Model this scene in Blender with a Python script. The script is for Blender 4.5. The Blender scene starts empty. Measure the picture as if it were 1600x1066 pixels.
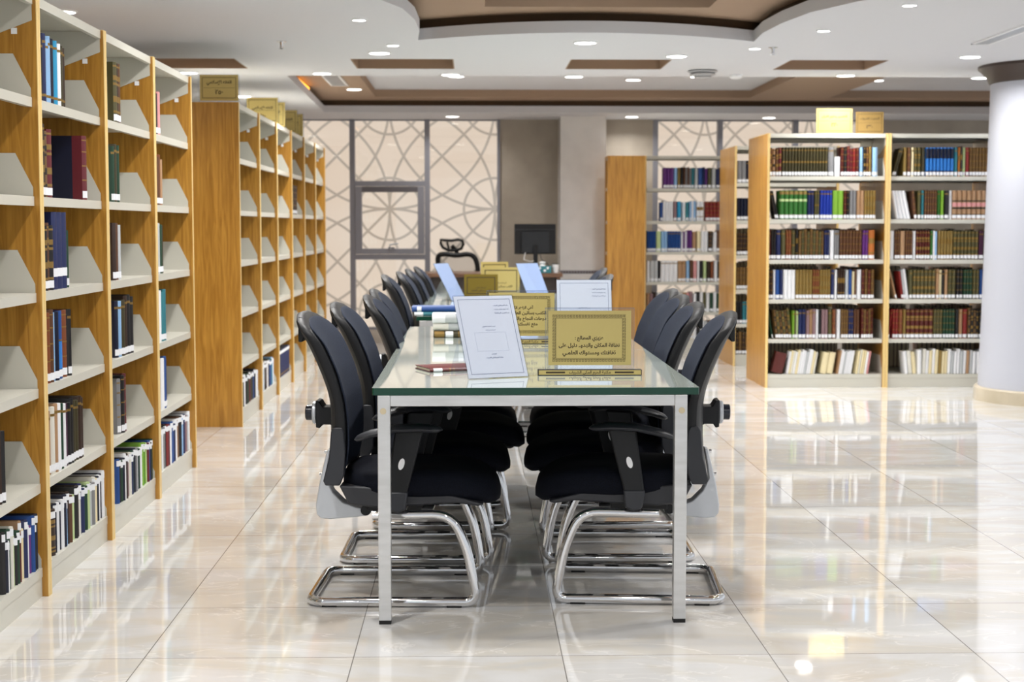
import bpy, math, random
from mathutils import Matrix, Vector
R = math.radians
S = bpy.context.scene
COL = S.collection
random.seed(7)

# ------------------------------------------------------------------ camera, world, exposure
CAMH = 1.264
cam_d = bpy.data.cameras.new('camera')
cam_d.sensor_width = 36.0
cam_d.lens = 36.0 * 2450.0 / 1600.0
cam_d.clip_end = 100
cam_d.dof.use_dof = True
cam_d.dof.focus_distance = 5.25
cam_d.dof.aperture_fstop = 5.0
cam = bpy.data.objects.new('camera', cam_d)
COL.objects.link(cam)
cam.location = (0, 0, CAMH)
cam.rotation_euler = (R(90 - 4.1787), 0, R(-1.4458))
S.camera = cam
W = bpy.data.worlds.new('world')
S.world = W
W.use_nodes = True
W.node_tree.nodes['Background'].inputs[0].default_value = (0.90, 0.95, 1.0, 1)
W.node_tree.nodes['Background'].inputs[1].default_value = 0.9
S.view_settings.view_transform = 'Standard'
S.view_settings.look = 'None'
S.view_settings.gamma = 1.0
S.view_settings.exposure = -0.08
S.view_settings.use_curve_mapping = False
BIG_W, SMALL_W = 17.0, 5.0      # watts of the large and small ceiling lamps

# ------------------------------------------------------------------ materials
def lin(c):
    return tuple(((v / 255) / 12.92 if v / 255 <= 0.04045 else ((v / 255 + 0.055) / 1.055) ** 2.4) for v in c) + (1,)

MATS = {}
def mat(name, rgb=(200, 200, 200), rough=0.5, metal=0.0, coat=0.0, emit=0.0, spec=0.5):
    if name in MATS: return MATS[name]
    m = bpy.data.materials.new(name); m.use_nodes = True
    b = m.node_tree.nodes['Principled BSDF']
    b.inputs['Base Color'].default_value = lin(rgb)
    b.inputs['Roughness'].default_value = rough
    b.inputs['Metallic'].default_value = metal
    b.inputs['Specular IOR Level'].default_value = spec
    b.inputs['Coat Weight'].default_value = coat
    b.inputs['Coat Roughness'].default_value = 0.04
    if emit:
        b.inputs['Emission Color'].default_value = lin(rgb)
        b.inputs['Emission Strength'].default_value = emit
    MATS[name] = m
    return m

def nd(nt, t, **k):
    n = nt.nodes.new(t)
    for a, v in k.items(): setattr(n, a, v)
    return n

def noisy(name, c1, c2, scale=(1, 1, 1), nscale=5, detail=6, rough=0.5, metal=0.0, bump=0.0, lo=0.35, hi=0.65, coat=0.0, dist=0.0):
    m = mat(name, c1, rough, metal, coat)
    nt = m.node_tree; b = nt.nodes['Principled BSDF']
    tc = nd(nt, 'ShaderNodeTexCoord'); mp = nd(nt, 'ShaderNodeMapping')
    mp.inputs['Scale'].default_value = scale
    nz = nd(nt, 'ShaderNodeTexNoise')
    nz.inputs['Scale'].default_value = nscale; nz.inputs['Detail'].default_value = detail
    nz.inputs['Distortion'].default_value = dist
    cr = nd(nt, 'ShaderNodeValToRGB')
    cr.color_ramp.elements[0].position = lo; cr.color_ramp.elements[0].color = lin(c1)
    cr.color_ramp.elements[1].position = hi; cr.color_ramp.elements[1].color = lin(c2)
    L = nt.links.new
    L(tc.outputs['Object'], mp.inputs['Vector']); L(mp.outputs[0], nz.inputs['Vector'])
    L(nz.outputs['Fac'], cr.inputs[0]); L(cr.outputs[0], b.inputs['Base Color'])
    if bump:
        bp = nd(nt, 'ShaderNodeBump'); bp.inputs['Strength'].default_value = bump; bp.inputs['Distance'].default_value = 0.002
        L(nz.outputs['Fac'], bp.inputs['Height']); L(bp.outputs[0], b.inputs['Normal'])
    return m

M_wood = noisy('oak_veneer', (162, 112, 38), (196, 144, 60), (14, 14, 0.9), 3.0, 8, 0.34, dist=1.2, coat=.25)
M_edge = mat('oak_edge', (236, 204, 136), 0.4)
M_metal = mat('shelf_metal', (206, 204, 193), 0.28)
M_black = mat('black_plastic', (20, 21, 24), 0.45, spec=.35)
M_grey = mat('grey_plastic', (42, 44, 50), 0.42)
M_chrome = mat('chrome', (222, 222, 224), 0.06, 1.0)
M_steel = noisy('brushed_steel', (204, 204, 203), (216, 216, 216), (1, 1, 6), 6, 3, 0.34, 0.7)
M_silver = mat('silver_plastic', (206, 210, 216), 0.32, 0.25)
M_white = mat('white_paper', (243, 244, 246), 0.55)
M_rubber = mat('rubber', (14, 14, 15), 0.7)
M_ceil = mat('ceiling_paint', (212, 213, 218), 0.8)
M_brown = mat('ceiling_brown', (160, 134, 112), 0.8)
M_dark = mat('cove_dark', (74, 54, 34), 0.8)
M_wall = noisy('beige_stone', (158, 148, 134), (172, 162, 148), (1, 1, 1), 3, 6, 0.5)
M_stone = noisy('pale_stone', (214, 212, 210), (226, 224, 222), (1, 1, 1), 4, 6, 0.25, coat=0.3)
M_frame = mat('window_aluminium', (138, 138, 146), 0.4, 0.3)
M_gold = mat('gold_plate', (198, 178, 112), 0.3, 0.4)
M_golddk = mat('gold_plate_dark', (128, 108, 40), 0.3, 0.6)
M_ink = mat('dark_ink', (58, 44, 20), 0.5)
M_blue = mat('blue_ink', (88, 104, 140), 0.5)
M_band = mat('gold_foil', (146, 116, 60), 0.35, 0.4)
M_banddk = mat('dark_band', (26, 22, 20), 0.5)
M_page = mat('paper_pages', (226, 216, 190), 0.7)
M_labl = mat('call_label', (236, 238, 242), 0.5)
M_lamp = mat('lamp_diffuser', (255, 253, 248), 0.5, emit=9.0)
M_desk = noisy('walnut', (92, 66, 50), (122, 90, 68), (1, 8, 8), 4, 6, 0.35)
M_plast = mat('white_plastic', (235, 236, 238), 0.35)
M_shadecard = mat('shade_tinted_card', (178, 196, 226), 0.4, coat=0.1)  # card backs turned from the light; their bluish shade is put into the colour

def seat_fabric(name, c1, c2):
    m = mat(name, c1, 0.85, spec=.15)
    nt = m.node_tree; b = nt.nodes['Principled BSDF']; L = nt.links.new
    tc = nd(nt, 'ShaderNodeTexCoord')
    ck = nd(nt, 'ShaderNodeTexVoronoi'); ck.inputs['Scale'].default_value = 260
    cr = nd(nt, 'ShaderNodeValToRGB')
    cr.color_ramp.elements[0].color = lin(c2); cr.color_ramp.elements[1].color = lin(c1)
    cr.color_ramp.elements[1].position = 0.6
    L(tc.outputs['Object'], ck.inputs['Vector']); L(ck.outputs['Distance'], cr.inputs[0]); L(cr.outputs[0], b.inputs['Base Color'])
    return m
M_mesh = seat_fabric('back_mesh_fabric', (46, 52, 66), (32, 36, 46))
M_seat = seat_fabric('seat_fabric_weave', (13, 16, 27), (4, 5, 8))

def glassmat(name, tint, ior=1.5, rough=0.02):
    m = bpy.data.materials.new(name); m.use_nodes = True
    nt = m.node_tree; nt.nodes.clear(); L = nt.links.new
    o = nd(nt, 'ShaderNodeOutputMaterial'); mx = nd(nt, 'ShaderNodeMixShader'); fr = nd(nt, 'ShaderNodeFresnel')
    ge = nd(nt, 'ShaderNodeNewGeometry'); mr = nd(nt, 'ShaderNodeMapRange')
    mr.inputs['To Min'].default_value = ior; mr.inputs['To Max'].default_value = 1 / ior
    L(ge.outputs['Backfacing'], mr.inputs['Value']); L(mr.outputs[0], fr.inputs[0])
    t = nd(nt, 'ShaderNodeBsdfTransparent'); t.inputs[0].default_value = lin(tint)
    g = nd(nt, 'ShaderNodeBsdfGlossy'); g.inputs['Roughness'].default_value = rough
    L(fr.outputs[0], mx.inputs[0]); L(t.outputs[0], mx.inputs[1]); L(g.outputs[0], mx.inputs[2]); L(mx.outputs[0], o.inputs[0])
    return m
M_pane = glassmat('window_glass', (250, 252, 252))
M_acry = glassmat('clear_acrylic', (244, 246, 250))

def meshback():
    m = bpy.data.materials.new('open_mesh_fabric'); m.use_nodes = True
    nt = m.node_tree; nt.nodes.clear(); L = nt.links.new
    o = nd(nt, 'ShaderNodeOutputMaterial'); mx = nd(nt, 'ShaderNodeMixShader'); mx.inputs[0].default_value = 0.35
    t = nd(nt, 'ShaderNodeBsdfTransparent'); d = nd(nt, 'ShaderNodeBsdfDiffuse'); d.inputs[0].default_value = lin((30, 30, 30))
    L(t.outputs[0], mx.inputs[1]); L(d.outputs[0], mx.inputs[2]); L(mx.outputs[0], o.inputs[0])
    return m
M_open = meshback()

def floor_mat():
    m = mat('polished_marble_tiles', (205, 200, 190), 0.035)
    nt = m.node_tree; b = nt.nodes['Principled BSDF']; L = nt.links.new
    b.inputs['IOR'].default_value = 1.55
    def math_(op, a, c=None, d=None):
        n = nd(nt, 'ShaderNodeMath', operation=op)
        for i, v in enumerate((a, c, d)):
            if v is None: continue
            if isinstance(v, (int, float)): n.inputs[i].default_value = v
            else: L(v, n.inputs[i])
        return n.outputs[0]
    tc = nd(nt, 'ShaderNodeTexCoord'); sp = nd(nt, 'ShaderNodeSeparateXYZ')
    L(tc.outputs['Object'], sp.inputs[0])
    u = math_('DIVIDE', math_('ADD', sp.outputs[0], 0.965 + 61.38), 0.6138)
    v = math_('DIVIDE', math_('ADD', sp.outputs[1], -5.153 + 61.0), 0.61)
    fu = math_('FRACT', u); fv = math_('FRACT', v)
    eu = math_('MINIMUM', fu, math_('SUBTRACT', 1.0, fu)); ev = math_('MINIMUM', fv, math_('SUBTRACT', 1.0, fv))
    e = math_('MINIMUM', eu, ev)
    line = math_('LESS_THAN', e, 0.0026)
    iu = math_('FLOOR', u); iv = math_('FLOOR', v)
    cb = nd(nt, 'ShaderNodeCombineXYZ'); L(iu, cb.inputs[0]); L(iv, cb.inputs[1])
    wn = nd(nt, 'ShaderNodeTexWhiteNoise', noise_dimensions='3D'); L(cb.outputs[0], wn.inputs['Vector'])
    # per-tile offset of the stone figure
    off = nd(nt, 'ShaderNodeVectorMath', operation='SCALE'); L(wn.outputs['Color'], off.inputs[0]); off.inputs['Scale'].default_value = 9.0
    ad = nd(nt, 'ShaderNodeVectorMath', operation='ADD'); L(tc.outputs['Object'], ad.inputs[0]); L(off.outputs[0], ad.inputs[1])
    mp = nd(nt, 'ShaderNodeMapping'); mp.inputs['Scale'].default_value = (1.0, 2.0, 1); mp.inputs['Rotation'].default_value = (0, 0, 0.35)
    L(ad.outputs[0], mp.inputs[0])
    n1 = nd(nt, 'ShaderNodeTexNoise'); n1.inputs['Scale'].default_value = 1.5; n1.inputs['Detail'].default_value = 7; n1.inputs['Distortion'].default_value = 1.4
    L(mp.outputs[0], n1.inputs['Vector'])
    cr = nd(nt, 'ShaderNodeValToRGB'); cs = cr.color_ramp
    cs.elements[0].position = 0.28; cs.elements[0].color = lin((196, 195, 194))
    cs.elements[1].position = 0.72; cs.elements[1].color = lin((213, 213, 213))
    x = cs.elements.new(0.45); x.color = lin((205, 200, 191))
    x = cs.elements.new(0.55); x.color = lin((208, 207, 205))
    L(n1.outputs['Fac'], cr.inputs[0])
    n2 = nd(nt, 'ShaderNodeTexNoise'); n2.inputs['Scale'].default_value = 1.1; n2.inputs['Detail'].default_value = 5; n2.inputs['Distortion'].default_value = 2.2
    L(mp.outputs[0], n2.inputs['Vector'])
    vein = math_('LESS_THAN', math_('ABSOLUTE', math_('SUBTRACT', n2.outputs['Fac'], 0.5)), 0.006)
    mx = nd(nt, 'ShaderNodeMix', data_type='RGBA'); L(math_('MULTIPLY', vein, 0.35), mx.inputs[0]); L(cr.outputs[0], mx.inputs[6]); mx.inputs[7].default_value = lin((236, 234, 230))
    mx2 = nd(nt, 'ShaderNodeMix', data_type='RGBA'); L(line, mx2.inputs[0]); L(mx.outputs[2], mx2.inputs[6]); mx2.inputs[7].default_value = lin((124, 120, 115))
    L(mx2.outputs[2], b.inputs['Base Color'])
    bp = nd(nt, 'ShaderNodeBump'); bp.inputs['Strength'].default_value = 0.03; bp.inputs['Distance'].default_value = 0.01
    n3 = nd(nt, 'ShaderNodeTexNoise'); n3.inputs['Scale'].default_value = 5; n3.inputs['Detail'].default_value = 2
    L(tc.outputs['Object'], n3.inputs['Vector']); L(n3.outputs['Fac'], bp.inputs['Height']); L(bp.outputs[0], b.inputs['Normal'])
    return m
M_floor = floor_mat()

def lattice_mat():
    m = bpy.data.materials.new('backlit_lattice'); m.use_nodes = True
    nt = m.node_tree; nt.nodes.clear(); L = nt.links.new
    def mt(op, a, c=None):
        n = nd(nt, 'ShaderNodeMath', operation=op)
        for i, v in enumerate((a, c)):
            if v is None: continue
            if isinstance(v, (int, float)): n.inputs[i].default_value = v
            else: L(v, n.inputs[i])
        return n.outputs[0]
    P = 1.155
    tc = nd(nt, 'ShaderNodeTexCoord'); sp = nd(nt, 'ShaderNodeSeparateXYZ'); L(tc.outputs['Object'], sp.inputs[0])
    u = mt('FRACT', mt('DIVIDE', mt('ADD', sp.outputs[0], 0.907 + 20 * P), P))
    v = mt('FRACT', mt('DIVIDE', mt('ADD', sp.outputs[2], -1.455 + 20 * P), P))
    best = None
    for cx in (0, 1):
        for cz in (0, 1):
            a = mt('SUBTRACT', u, cx); c = mt('SUBTRACT', v, cz)
            r = mt('SQRT', mt('ADD', mt('MULTIPLY', a, a), mt('MULTIPLY', c, c)))
            for rad in (1.0, 0.294):
                d = mt('ABSOLUTE', mt('SUBTRACT', r, rad))
                best = d if best is None else mt('MINIMUM', best, d)
    for s in (mt('SUBTRACT', u, v), mt('SUBTRACT', mt('ADD', u, v), 1.0)):
        best = mt('MINIMUM', best, mt('MULTIPLY', mt('ABSOLUTE', s), 0.7071))
    line = mt('LESS_THAN', best, 0.0115)
    nz = nd(nt, 'ShaderNodeTexNoise'); nz.inputs['Scale'].default_value = 1.2
    L(tc.outputs['Object'], nz.inputs['Vector'])
    cr = nd(nt, 'ShaderNodeValToRGB'); cr.color_ramp.elements[0].color = lin((238, 212, 190)); cr.color_ramp.elements[1].color = lin((246, 228, 212))
    L(nz.outputs['Fac'], cr.inputs[0])
    mx = nd(nt, 'ShaderNodeMix', data_type='RGBA'); L(line, mx.inputs[0]); L(cr.outputs[0], mx.inputs[6]); mx.inputs[7].default_value = lin((188, 172, 158))
    em = nd(nt, 'ShaderNodeEmission'); em.inputs[1].default_value = 1.03
    o = nd(nt, 'ShaderNodeOutputMaterial'); L(mx.outputs[2], em.inputs[0]); L(em.outputs[0], o.inputs[0])
    return m
M_latt = lattice_mat()

# ------------------------------------------------------------------ mesh builder
class MB:
    def __init__(s): s.v = []; s.f = []; s.m = []; s.mats = []; s.x = Matrix.Identity(4)
    def mi(s, m):
        if m not in s.mats: s.mats.append(m)
        return s.mats.index(m)
    def add(s, vs, fs, m):
        o = len(s.v); k = s.mi(m)
        s.v += [tuple(s.x @ Vector(v)) for v in vs]
        s.f += [tuple(i + o for i in f) for f in fs]; s.m += [k] * len(fs)
        return s
    def box(s, x0, x1, y0, y1, z0, z1, m):
        vs = [(x, y, z) for x in (x0, x1) for y in (y0, y1) for z in (z0, z1)]
        return s.add(vs, [(0, 1, 3, 2), (4, 6, 7, 5), (0, 4, 5, 1), (2, 3, 7, 6), (0, 2, 6, 4), (1, 5, 7, 3)], m)
    def prism(s, pts, a, b, m, axis='z'):
        n = len(pts)
        def P(p, h):
            if axis == 'z': return (p[0], p[1], h)
            if axis == 'y': return (p[0], h, p[1])
            return (h, p[0], p[1])
        vs = [P(p, a) for p in pts] + [P(p, b) for p in pts]
        fs = [tuple(range(n))[::-1], tuple(range(n, 2 * n))] + [(i, (i + 1) % n, n + (i + 1) % n, n + i) for i in range(n)]
        return s.add(vs, fs, m)
    def tube(s, path, r, m, seg=10, closed=False, caps=True):
        n = len(path); P = [Vector(p) for p in path]; vs = []; N = None
        for i in range(n):
            if closed: t = (P[(i + 1) % n] - P[i - 1])
            else: t = P[min(i + 1, n - 1)] - P[max(i - 1, 0)]
            t.normalize()
            if N is None:
                N = t.orthogonal().normalized()
            N = (N - t * N.dot(t)).normalized(); B = t.cross(N)
            rr = r[i] if isinstance(r, (list, tuple)) else r
            for k in range(seg):
                a = 2 * math.pi * k / seg
                vs.append(tuple(P[i] + (N * math.cos(a) + B * math.sin(a)) * rr))
        fs = []
        for i in range(n if closed else n - 1):
            j = (i + 1) % n
            for k in range(seg):
                fs.append((i * seg + k, i * seg + (k + 1) % seg, j * seg + (k + 1) % seg, j * seg + k))
        if caps and not closed:
            fs.append(tuple(range(seg))[::-1]); fs.append(tuple((n - 1) * seg + k for k in range(seg)))
        return s.add(vs, fs, m)
    def lathe(s, prof, m, seg=32, c=(0, 0, 0), axis='z'):
        vs = []; n = len(prof)
        for r, h in prof:
            for k in range(seg):
                a = 2 * math.pi * k / seg
                p = (r * math.cos(a), r * math.sin(a), h)
                if axis == 'x': p = (h, r * math.cos(a), r * math.sin(a))
                if axis == 'y': p = (r * math.cos(a), h, r * math.sin(a))
                vs.append((p[0] + c[0], p[1] + c[1], p[2] + c[2]))
        fs = [(i * seg + k, i * seg + (k + 1) % seg, (i + 1) * seg + (k + 1) % seg, (i + 1) * seg + k) for i in range(n - 1) for k in range(seg)]
        fs.append(tuple(range(seg))[::-1]); fs.append(tuple((n - 1) * seg + k for k in range(seg)))
        return s.add(vs, fs, m)
    def build(s, name, parent=None, smooth=40, bevel=0, loc=None, sub=0):
        me = bpy.data.meshes.new(name); me.from_pydata(s.v, [], s.f)
        for m in s.mats: me.materials.append(m)
        me.polygons.foreach_set('material_index', s.m)
        me.update()
        if smooth:
            me.shade_smooth(); me.set_sharp_from_angle(angle=R(smooth))
        o = bpy.data.objects.new(name, me); COL.objects.link(o)
        if parent: o.parent = parent
        if loc: o.location = loc
        if bevel:
            b = o.modifiers.new('bevel', 'BEVEL'); b.width = bevel; b.segments = 2; b.limit_method = 'ANGLE'; b.angle_limit = R(40)
        if sub:
            b = o.modifiers.new('sub', 'SUBSURF'); b.levels = sub; b.render_levels = sub
        return o

def arc(cx, cy, r, a0, a1, n=6):
    return [(cx + r * math.cos(R(a0 + (a1 - a0) * i / n)), cy + r * math.sin(R(a0 + (a1 - a0) * i / n))) for i in range(n + 1)]

def rrect(x0, x1, y0, y1, r, n=5):
    return arc(x1 - r, y0 + r, r, -90, 0, n) + arc(x1 - r, y1 - r, r, 0, 90, n) + arc(x0 + r, y1 - r, r, 90, 180, n) + arc(x0 + r, y0 + r, r, 180, 270, n)

def fillet(pts, r, n=5):
    """Round the corners of a 3D polyline."""
    P = [Vector(p) for p in pts]; out = [P[0]]
    for i in range(1, len(P) - 1):
        a = (P[i - 1] - P[i]); b = (P[i + 1] - P[i]); la, lb = a.length, b.length
        rr = r[i - 1] if isinstance(r, (list, tuple)) else r
        ra = min(rr, la * 0.49, lb * 0.49)
        p0 = P[i] + a.normalized() * ra; p1 = P[i] + b.normalized() * ra
        for k in range(n + 1):
            t = k / n
            out.append(p0 * (1 - t) ** 2 + P[i] * 2 * t * (1 - t) + p1 * t ** 2)
    out.append(P[-1])
    return [tuple(p) for p in out]

def tag(o, label=None, cat=None, group=None, kind=None):
    if label: o['label'] = label
    if cat: o['category'] = cat
    if group: o['group'] = group
    if kind: o['kind'] = kind
    return o

def empty(name, loc=(0, 0, 0), rz=0.0, label=None, cat=None, group=None, kind=None):
    o = bpy.data.objects.new(name, None); COL.objects.link(o)
    o.location = loc; o.rotation_euler = (0, 0, rz); o.empty_display_size = 0.05
    return tag(o, label, cat, group, kind)

KIDS = {}
def copy_tree(o, parent=None):
    c = o.copy(); COL.objects.link(c)
    if parent: c.parent = parent
    for ch in o.children: copy_tree(ch, c)
    return c

# ------------------------------------------------------------------ Arabic lettering
AR = {'ا': (0xFE8D, 2), 'أ': (0xFE83, 2), 'إ': (0xFE87, 2), 'ب': (0xFE8F, 4), 'ة': (0xFE93, 2), 'ت': (0xFE95, 4), 'ث': (0xFE99, 4), 'ج': (0xFE9D, 4),
      'ح': (0xFEA1, 4), 'خ': (0xFEA5, 4), 'د': (0xFEA9, 2), 'ذ': (0xFEAB, 2), 'ر': (0xFEAD, 2), 'ز': (0xFEAF, 2), 'س': (0xFEB1, 4), 'ش': (0xFEB5, 4),
      'ص': (0xFEB9, 4), 'ض': (0xFEBD, 4), 'ط': (0xFEC1, 4), 'ظ': (0xFEC5, 4), 'ع': (0xFEC9, 4), 'غ': (0xFECD, 4), 'ف': (0xFED1, 4), 'ق': (0xFED5, 4),
      'ك': (0xFED9, 4), 'ل': (0xFEDD, 4), 'م': (0xFEE1, 4), 'ن': (0xFEE5, 4), 'ه': (0xFEE9, 4), 'و': (0xFEED, 2), 'ى': (0xFEEF, 2), 'ي': (0xFEF1, 4),
      'ء': (0xFE80, 1), 'L': (0xFEFB, 2), 'M': (0xFEF7, 2), 'N': (0xFEF9, 2), 'ـ': (0x0640, 9)}
def arabic(t):
    t = t.replace('لا', 'L').replace('لأ', 'M').replace('لإ', 'N')
    out = []
    for i, c in enumerate(t):
        if c not in AR: out.append(c); continue
        base, k = AR[c]
        if k == 9: out.append(c); continue
        pv = t[i - 1] if i else ' '; nx = t[i + 1] if i + 1 < len(t) else ' '
        joinp = pv in AR and AR[pv][1] in (4, 9)
        joinn = nx in AR and AR[nx][1] > 1 and k == 4
        if k == 1: out.append(chr(base))
        elif k == 2: out.append(chr(base + (1 if joinp else 0)))
        else: out.append(chr(base + (3 if joinp and joinn else 2 if joinn else 1 if joinp else 0)))
    # digits keep their own order
    s = ''.join(reversed(out)); res = ''; buf = ''
    for c in s:
        if '\u0660' <= c <= '\u0669': buf = c + buf
        else: res += buf + c; buf = ''
    return res + buf

TXT = {}
def text_verts(s, width, depth=0.0004, bold=0.03):
    """Triangles of a text line scaled to a width, centred, standing in the XZ plane and facing -Y."""
    key = s
    if key not in TXT:
        c = bpy.data.curves.new('txt', 'FONT'); c.body = s; c.offset = bold; c.resolution_u = 2; c.align_x = 'CENTER'
        o = bpy.data.objects.new('txt', c); COL.objects.link(o)
        bpy.context.view_layer.update()
        dg = bpy.context.evaluated_depsgraph_get()
        me = bpy.data.meshes.new_from_object(o.evaluated_get(dg))
        vs = [tuple(v.co) for v in me.vertices]; fs = [tuple(p.vertices) for p in me.polygons]
        bpy.data.objects.remove(o); bpy.data.curves.remove(c); bpy.data.meshes.remove(me)
        TXT[key] = (vs, fs)
    vs, fs = TXT[key]
    if not vs: return [], []
    x0 = min(v[0] for v in vs); x1 = max(v[0] for v in vs); k = width / (x1 - x0); cx = (x0 + x1) / 2
    return [((v[0] - cx) * k, 0, v[1] * k) for v in vs], fs

def put_text(mb, s, width, x, y, z, m):
    vs, fs = text_verts(s, width)
    if vs: mb.add([(v[0] + x, y, v[2] + z) for v in vs], fs, m)

# ------------------------------------------------------------------ room
ZC = 2.42
f = MB(); f.box(-5.0, 8.5, -3.0, 17.3, -0.1, 0, M_floor); tag(f.build('floor', smooth=0), kind='structure')

def plate(name, outer, holes, z0, z1, m):
    c = bpy.data.curves.new(name, 'CURVE'); c.dimensions = '2D'; c.fill_mode = 'BOTH'; c.extrude = (z1 - z0) / 2
    for pts in [outer] + holes:
        sp = c.splines.new('POLY'); sp.points.add(len(pts) - 1)
        for p, q in zip(sp.points, pts): p.co = (q[0], q[1], 0, 1)
        sp.use_cyclic_u = True
    o = bpy.data.objects.new('tmp', c); COL.objects.link(o); bpy.context.view_layer.update()
    me = bpy.data.meshes.new_from_object(o.evaluated_get(bpy.context.evaluated_depsgraph_get()))
    bpy.data.objects.remove(o); bpy.data.curves.remove(c)
    me.materials.clear(); me.materials.append(m); me.name = name
    ob = bpy.data.objects.new(name, me); COL.objects.link(ob); ob.location = (0, 0, (z0 + z1) / 2)
    return ob

def bow(p0, p1, sag, n=20):
    """points from p0 to p1 along an arc that bulges by sag to the left of the direction."""
    out = []; dx, dy = p1[0] - p0[0], p1[1] - p0[1]; l = math.hypot(dx, dy); nx, ny = -dy / l, dx / l
    for i in range(n + 1):
        t = i / n; s = sag * 4 * t * (1 - t)
        out.append((p0[0] + dx * t + nx * s, p0[1] + dy * t + ny * s))
    return out
front = bow((-0.335, 9.87), (1.765, 9.9), -0.42)[:-1] + [(1.765, 9.9), (1.74, 9.45), (1.765, 9.0), (1.83, 8.55), (1.99, 8.12), (2.25, 7.7), (2.6, 7.3)] \
    + [(2.9, 6.6), (2.9, 4.6), (2.4, 3.6), (-0.9, 3.6), (-1.5, 4.6), (-1.5, 6.6), (-1.1, 7.3), (-0.72, 7.75), (-0.47, 8.12), (-0.37, 8.45), (-0.32, 8.9), (-0.31, 9.4)]
back_hole = [(-1.42, 12.2), (7.6, 12.2), (7.6, 16.1), (-1.5, 16.1)]
slots = [(-2.36, -1.64), (-0.845, -0.128), (0.685, 1.39), (2.22, 2.91)]
slot_holes = [[(a, 10.98), (b, 10.98), (b, 11.66), (a, 11.66)] for a, b in slots]
tag(plate('ceiling', [(-5, -3), (8.5, -3), (8.5, 17.3), (-5, 17.3)], [front, back_hole] + slot_holes, ZC, ZC + 0.07, M_ceil), kind='structure')
# brown upper plane, with its own raised rectangles
inner = [[(0.075, 4.5), (1.39, 4.5), (1.39, 9.28), (0.075, 9.28)], [(-0.96, 12.6), (2.78, 12.6), (2.78, 15.72), (-0.96, 15.72)], [(3.56, 12.6), (7.3, 12.6), (7.3, 15.72), (3.56, 15.72)]]
t_ = plate('ceiling', [(-5, -3), (8.5, -3), (8.5, 17.3), (-5, 17.3)], inner, ZC + 0.125, ZC + 0.2, M_brown); tag(t_, kind='structure')
m = MB(); m.box(-5, 8.5, -3, 17.3, ZC + 0.2, ZC + 0.25, M_ceil)
tag(m.build('ceiling', smooth=0), kind='structure')
# cove walls around the two openings (set back behind the white lip)
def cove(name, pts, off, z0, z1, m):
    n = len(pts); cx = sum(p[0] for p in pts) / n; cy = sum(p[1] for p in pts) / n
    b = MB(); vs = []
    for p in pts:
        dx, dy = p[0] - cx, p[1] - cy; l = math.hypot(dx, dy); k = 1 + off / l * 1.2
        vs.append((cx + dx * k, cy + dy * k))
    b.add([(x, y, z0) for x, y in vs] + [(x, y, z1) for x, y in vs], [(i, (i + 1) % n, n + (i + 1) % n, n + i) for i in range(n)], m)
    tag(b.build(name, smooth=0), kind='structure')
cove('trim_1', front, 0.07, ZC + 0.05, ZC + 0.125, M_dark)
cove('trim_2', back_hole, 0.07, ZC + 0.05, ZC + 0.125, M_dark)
for i, (a, b_) in enumerate(slots):
    b = MB(); b.box(a + .001, b_ - .001, 11.65, 11.658, ZC + .001, ZC + .1245, M_brown); b.box(a + .001, a + .009, 10.982, 11.65, ZC + .001, ZC + .1245, M_brown)
    b.box(b_ - .009, b_ - .001, 10.982, 11.65, ZC + .001, ZC + .1245, M_brown); b.box(a + .001, b_ - .001, 10.982, 10.99, ZC + .001, ZC + .1245, M_brown)
    tag(b.build('trim_%d' % (i + 3), smooth=0), kind='structure')

YW = 17.1
def sbox(name, *a): 
    b = MB(); b.box(*a); return tag(b.build(name, smooth=0), kind='structure')
sbox('wall_left', -5.1, -5.0, -3, 17.3, 0, 2.67, M_wall)
sbox('wall_back', 0.275, 1.97, YW, YW + 0.2, 0, ZC, M_wall)
sbox('wall_back', 4.42, 8.5, YW, YW + 0.2, 0, ZC, M_wall)
# square pier with its patterned string course
b = MB(); b.box(0.93, 1.41, 16.6, YW, 0, ZC, M_stone); pier = tag(b.build('wall_pier', smooth=0), kind='structure')
b = MB(); b.box(0.925, 1.415, 16.595, 16.6, 0.765, 0.80, M_frame)
for i in range(16): b.box(0.935 + i * .03, 0.95 + i * .03, 16.592, 16.596, 0.772, 0.793, M_dark)
tag(b.build('trim_7', smooth=0), kind='structure')
b = MB(); b.box(0.27, 0.30, YW - .02, YW, 0, ZC, M_frame); tag(b.build('trim_8', smooth=0), kind='structure')
sbox('baseboard_back', -5.0, 0.93, YW - 0.06, YW, 0, 0.14, noisy('sill_stone', (170, 160, 148), (186, 176, 164), (1, 1, 1), 4))
sbox('baseboard_back', 1.41, 8.5, YW - 0.03, YW, 0, 0.12, MATS['sill_stone'])
sbox('wall_screen', -5.2, 8.6, YW + 0.22, YW + 0.26, 0, 2.7, M_latt)
bpy.data.objects['wall_screen'].name = 'lattice_screen'

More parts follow.
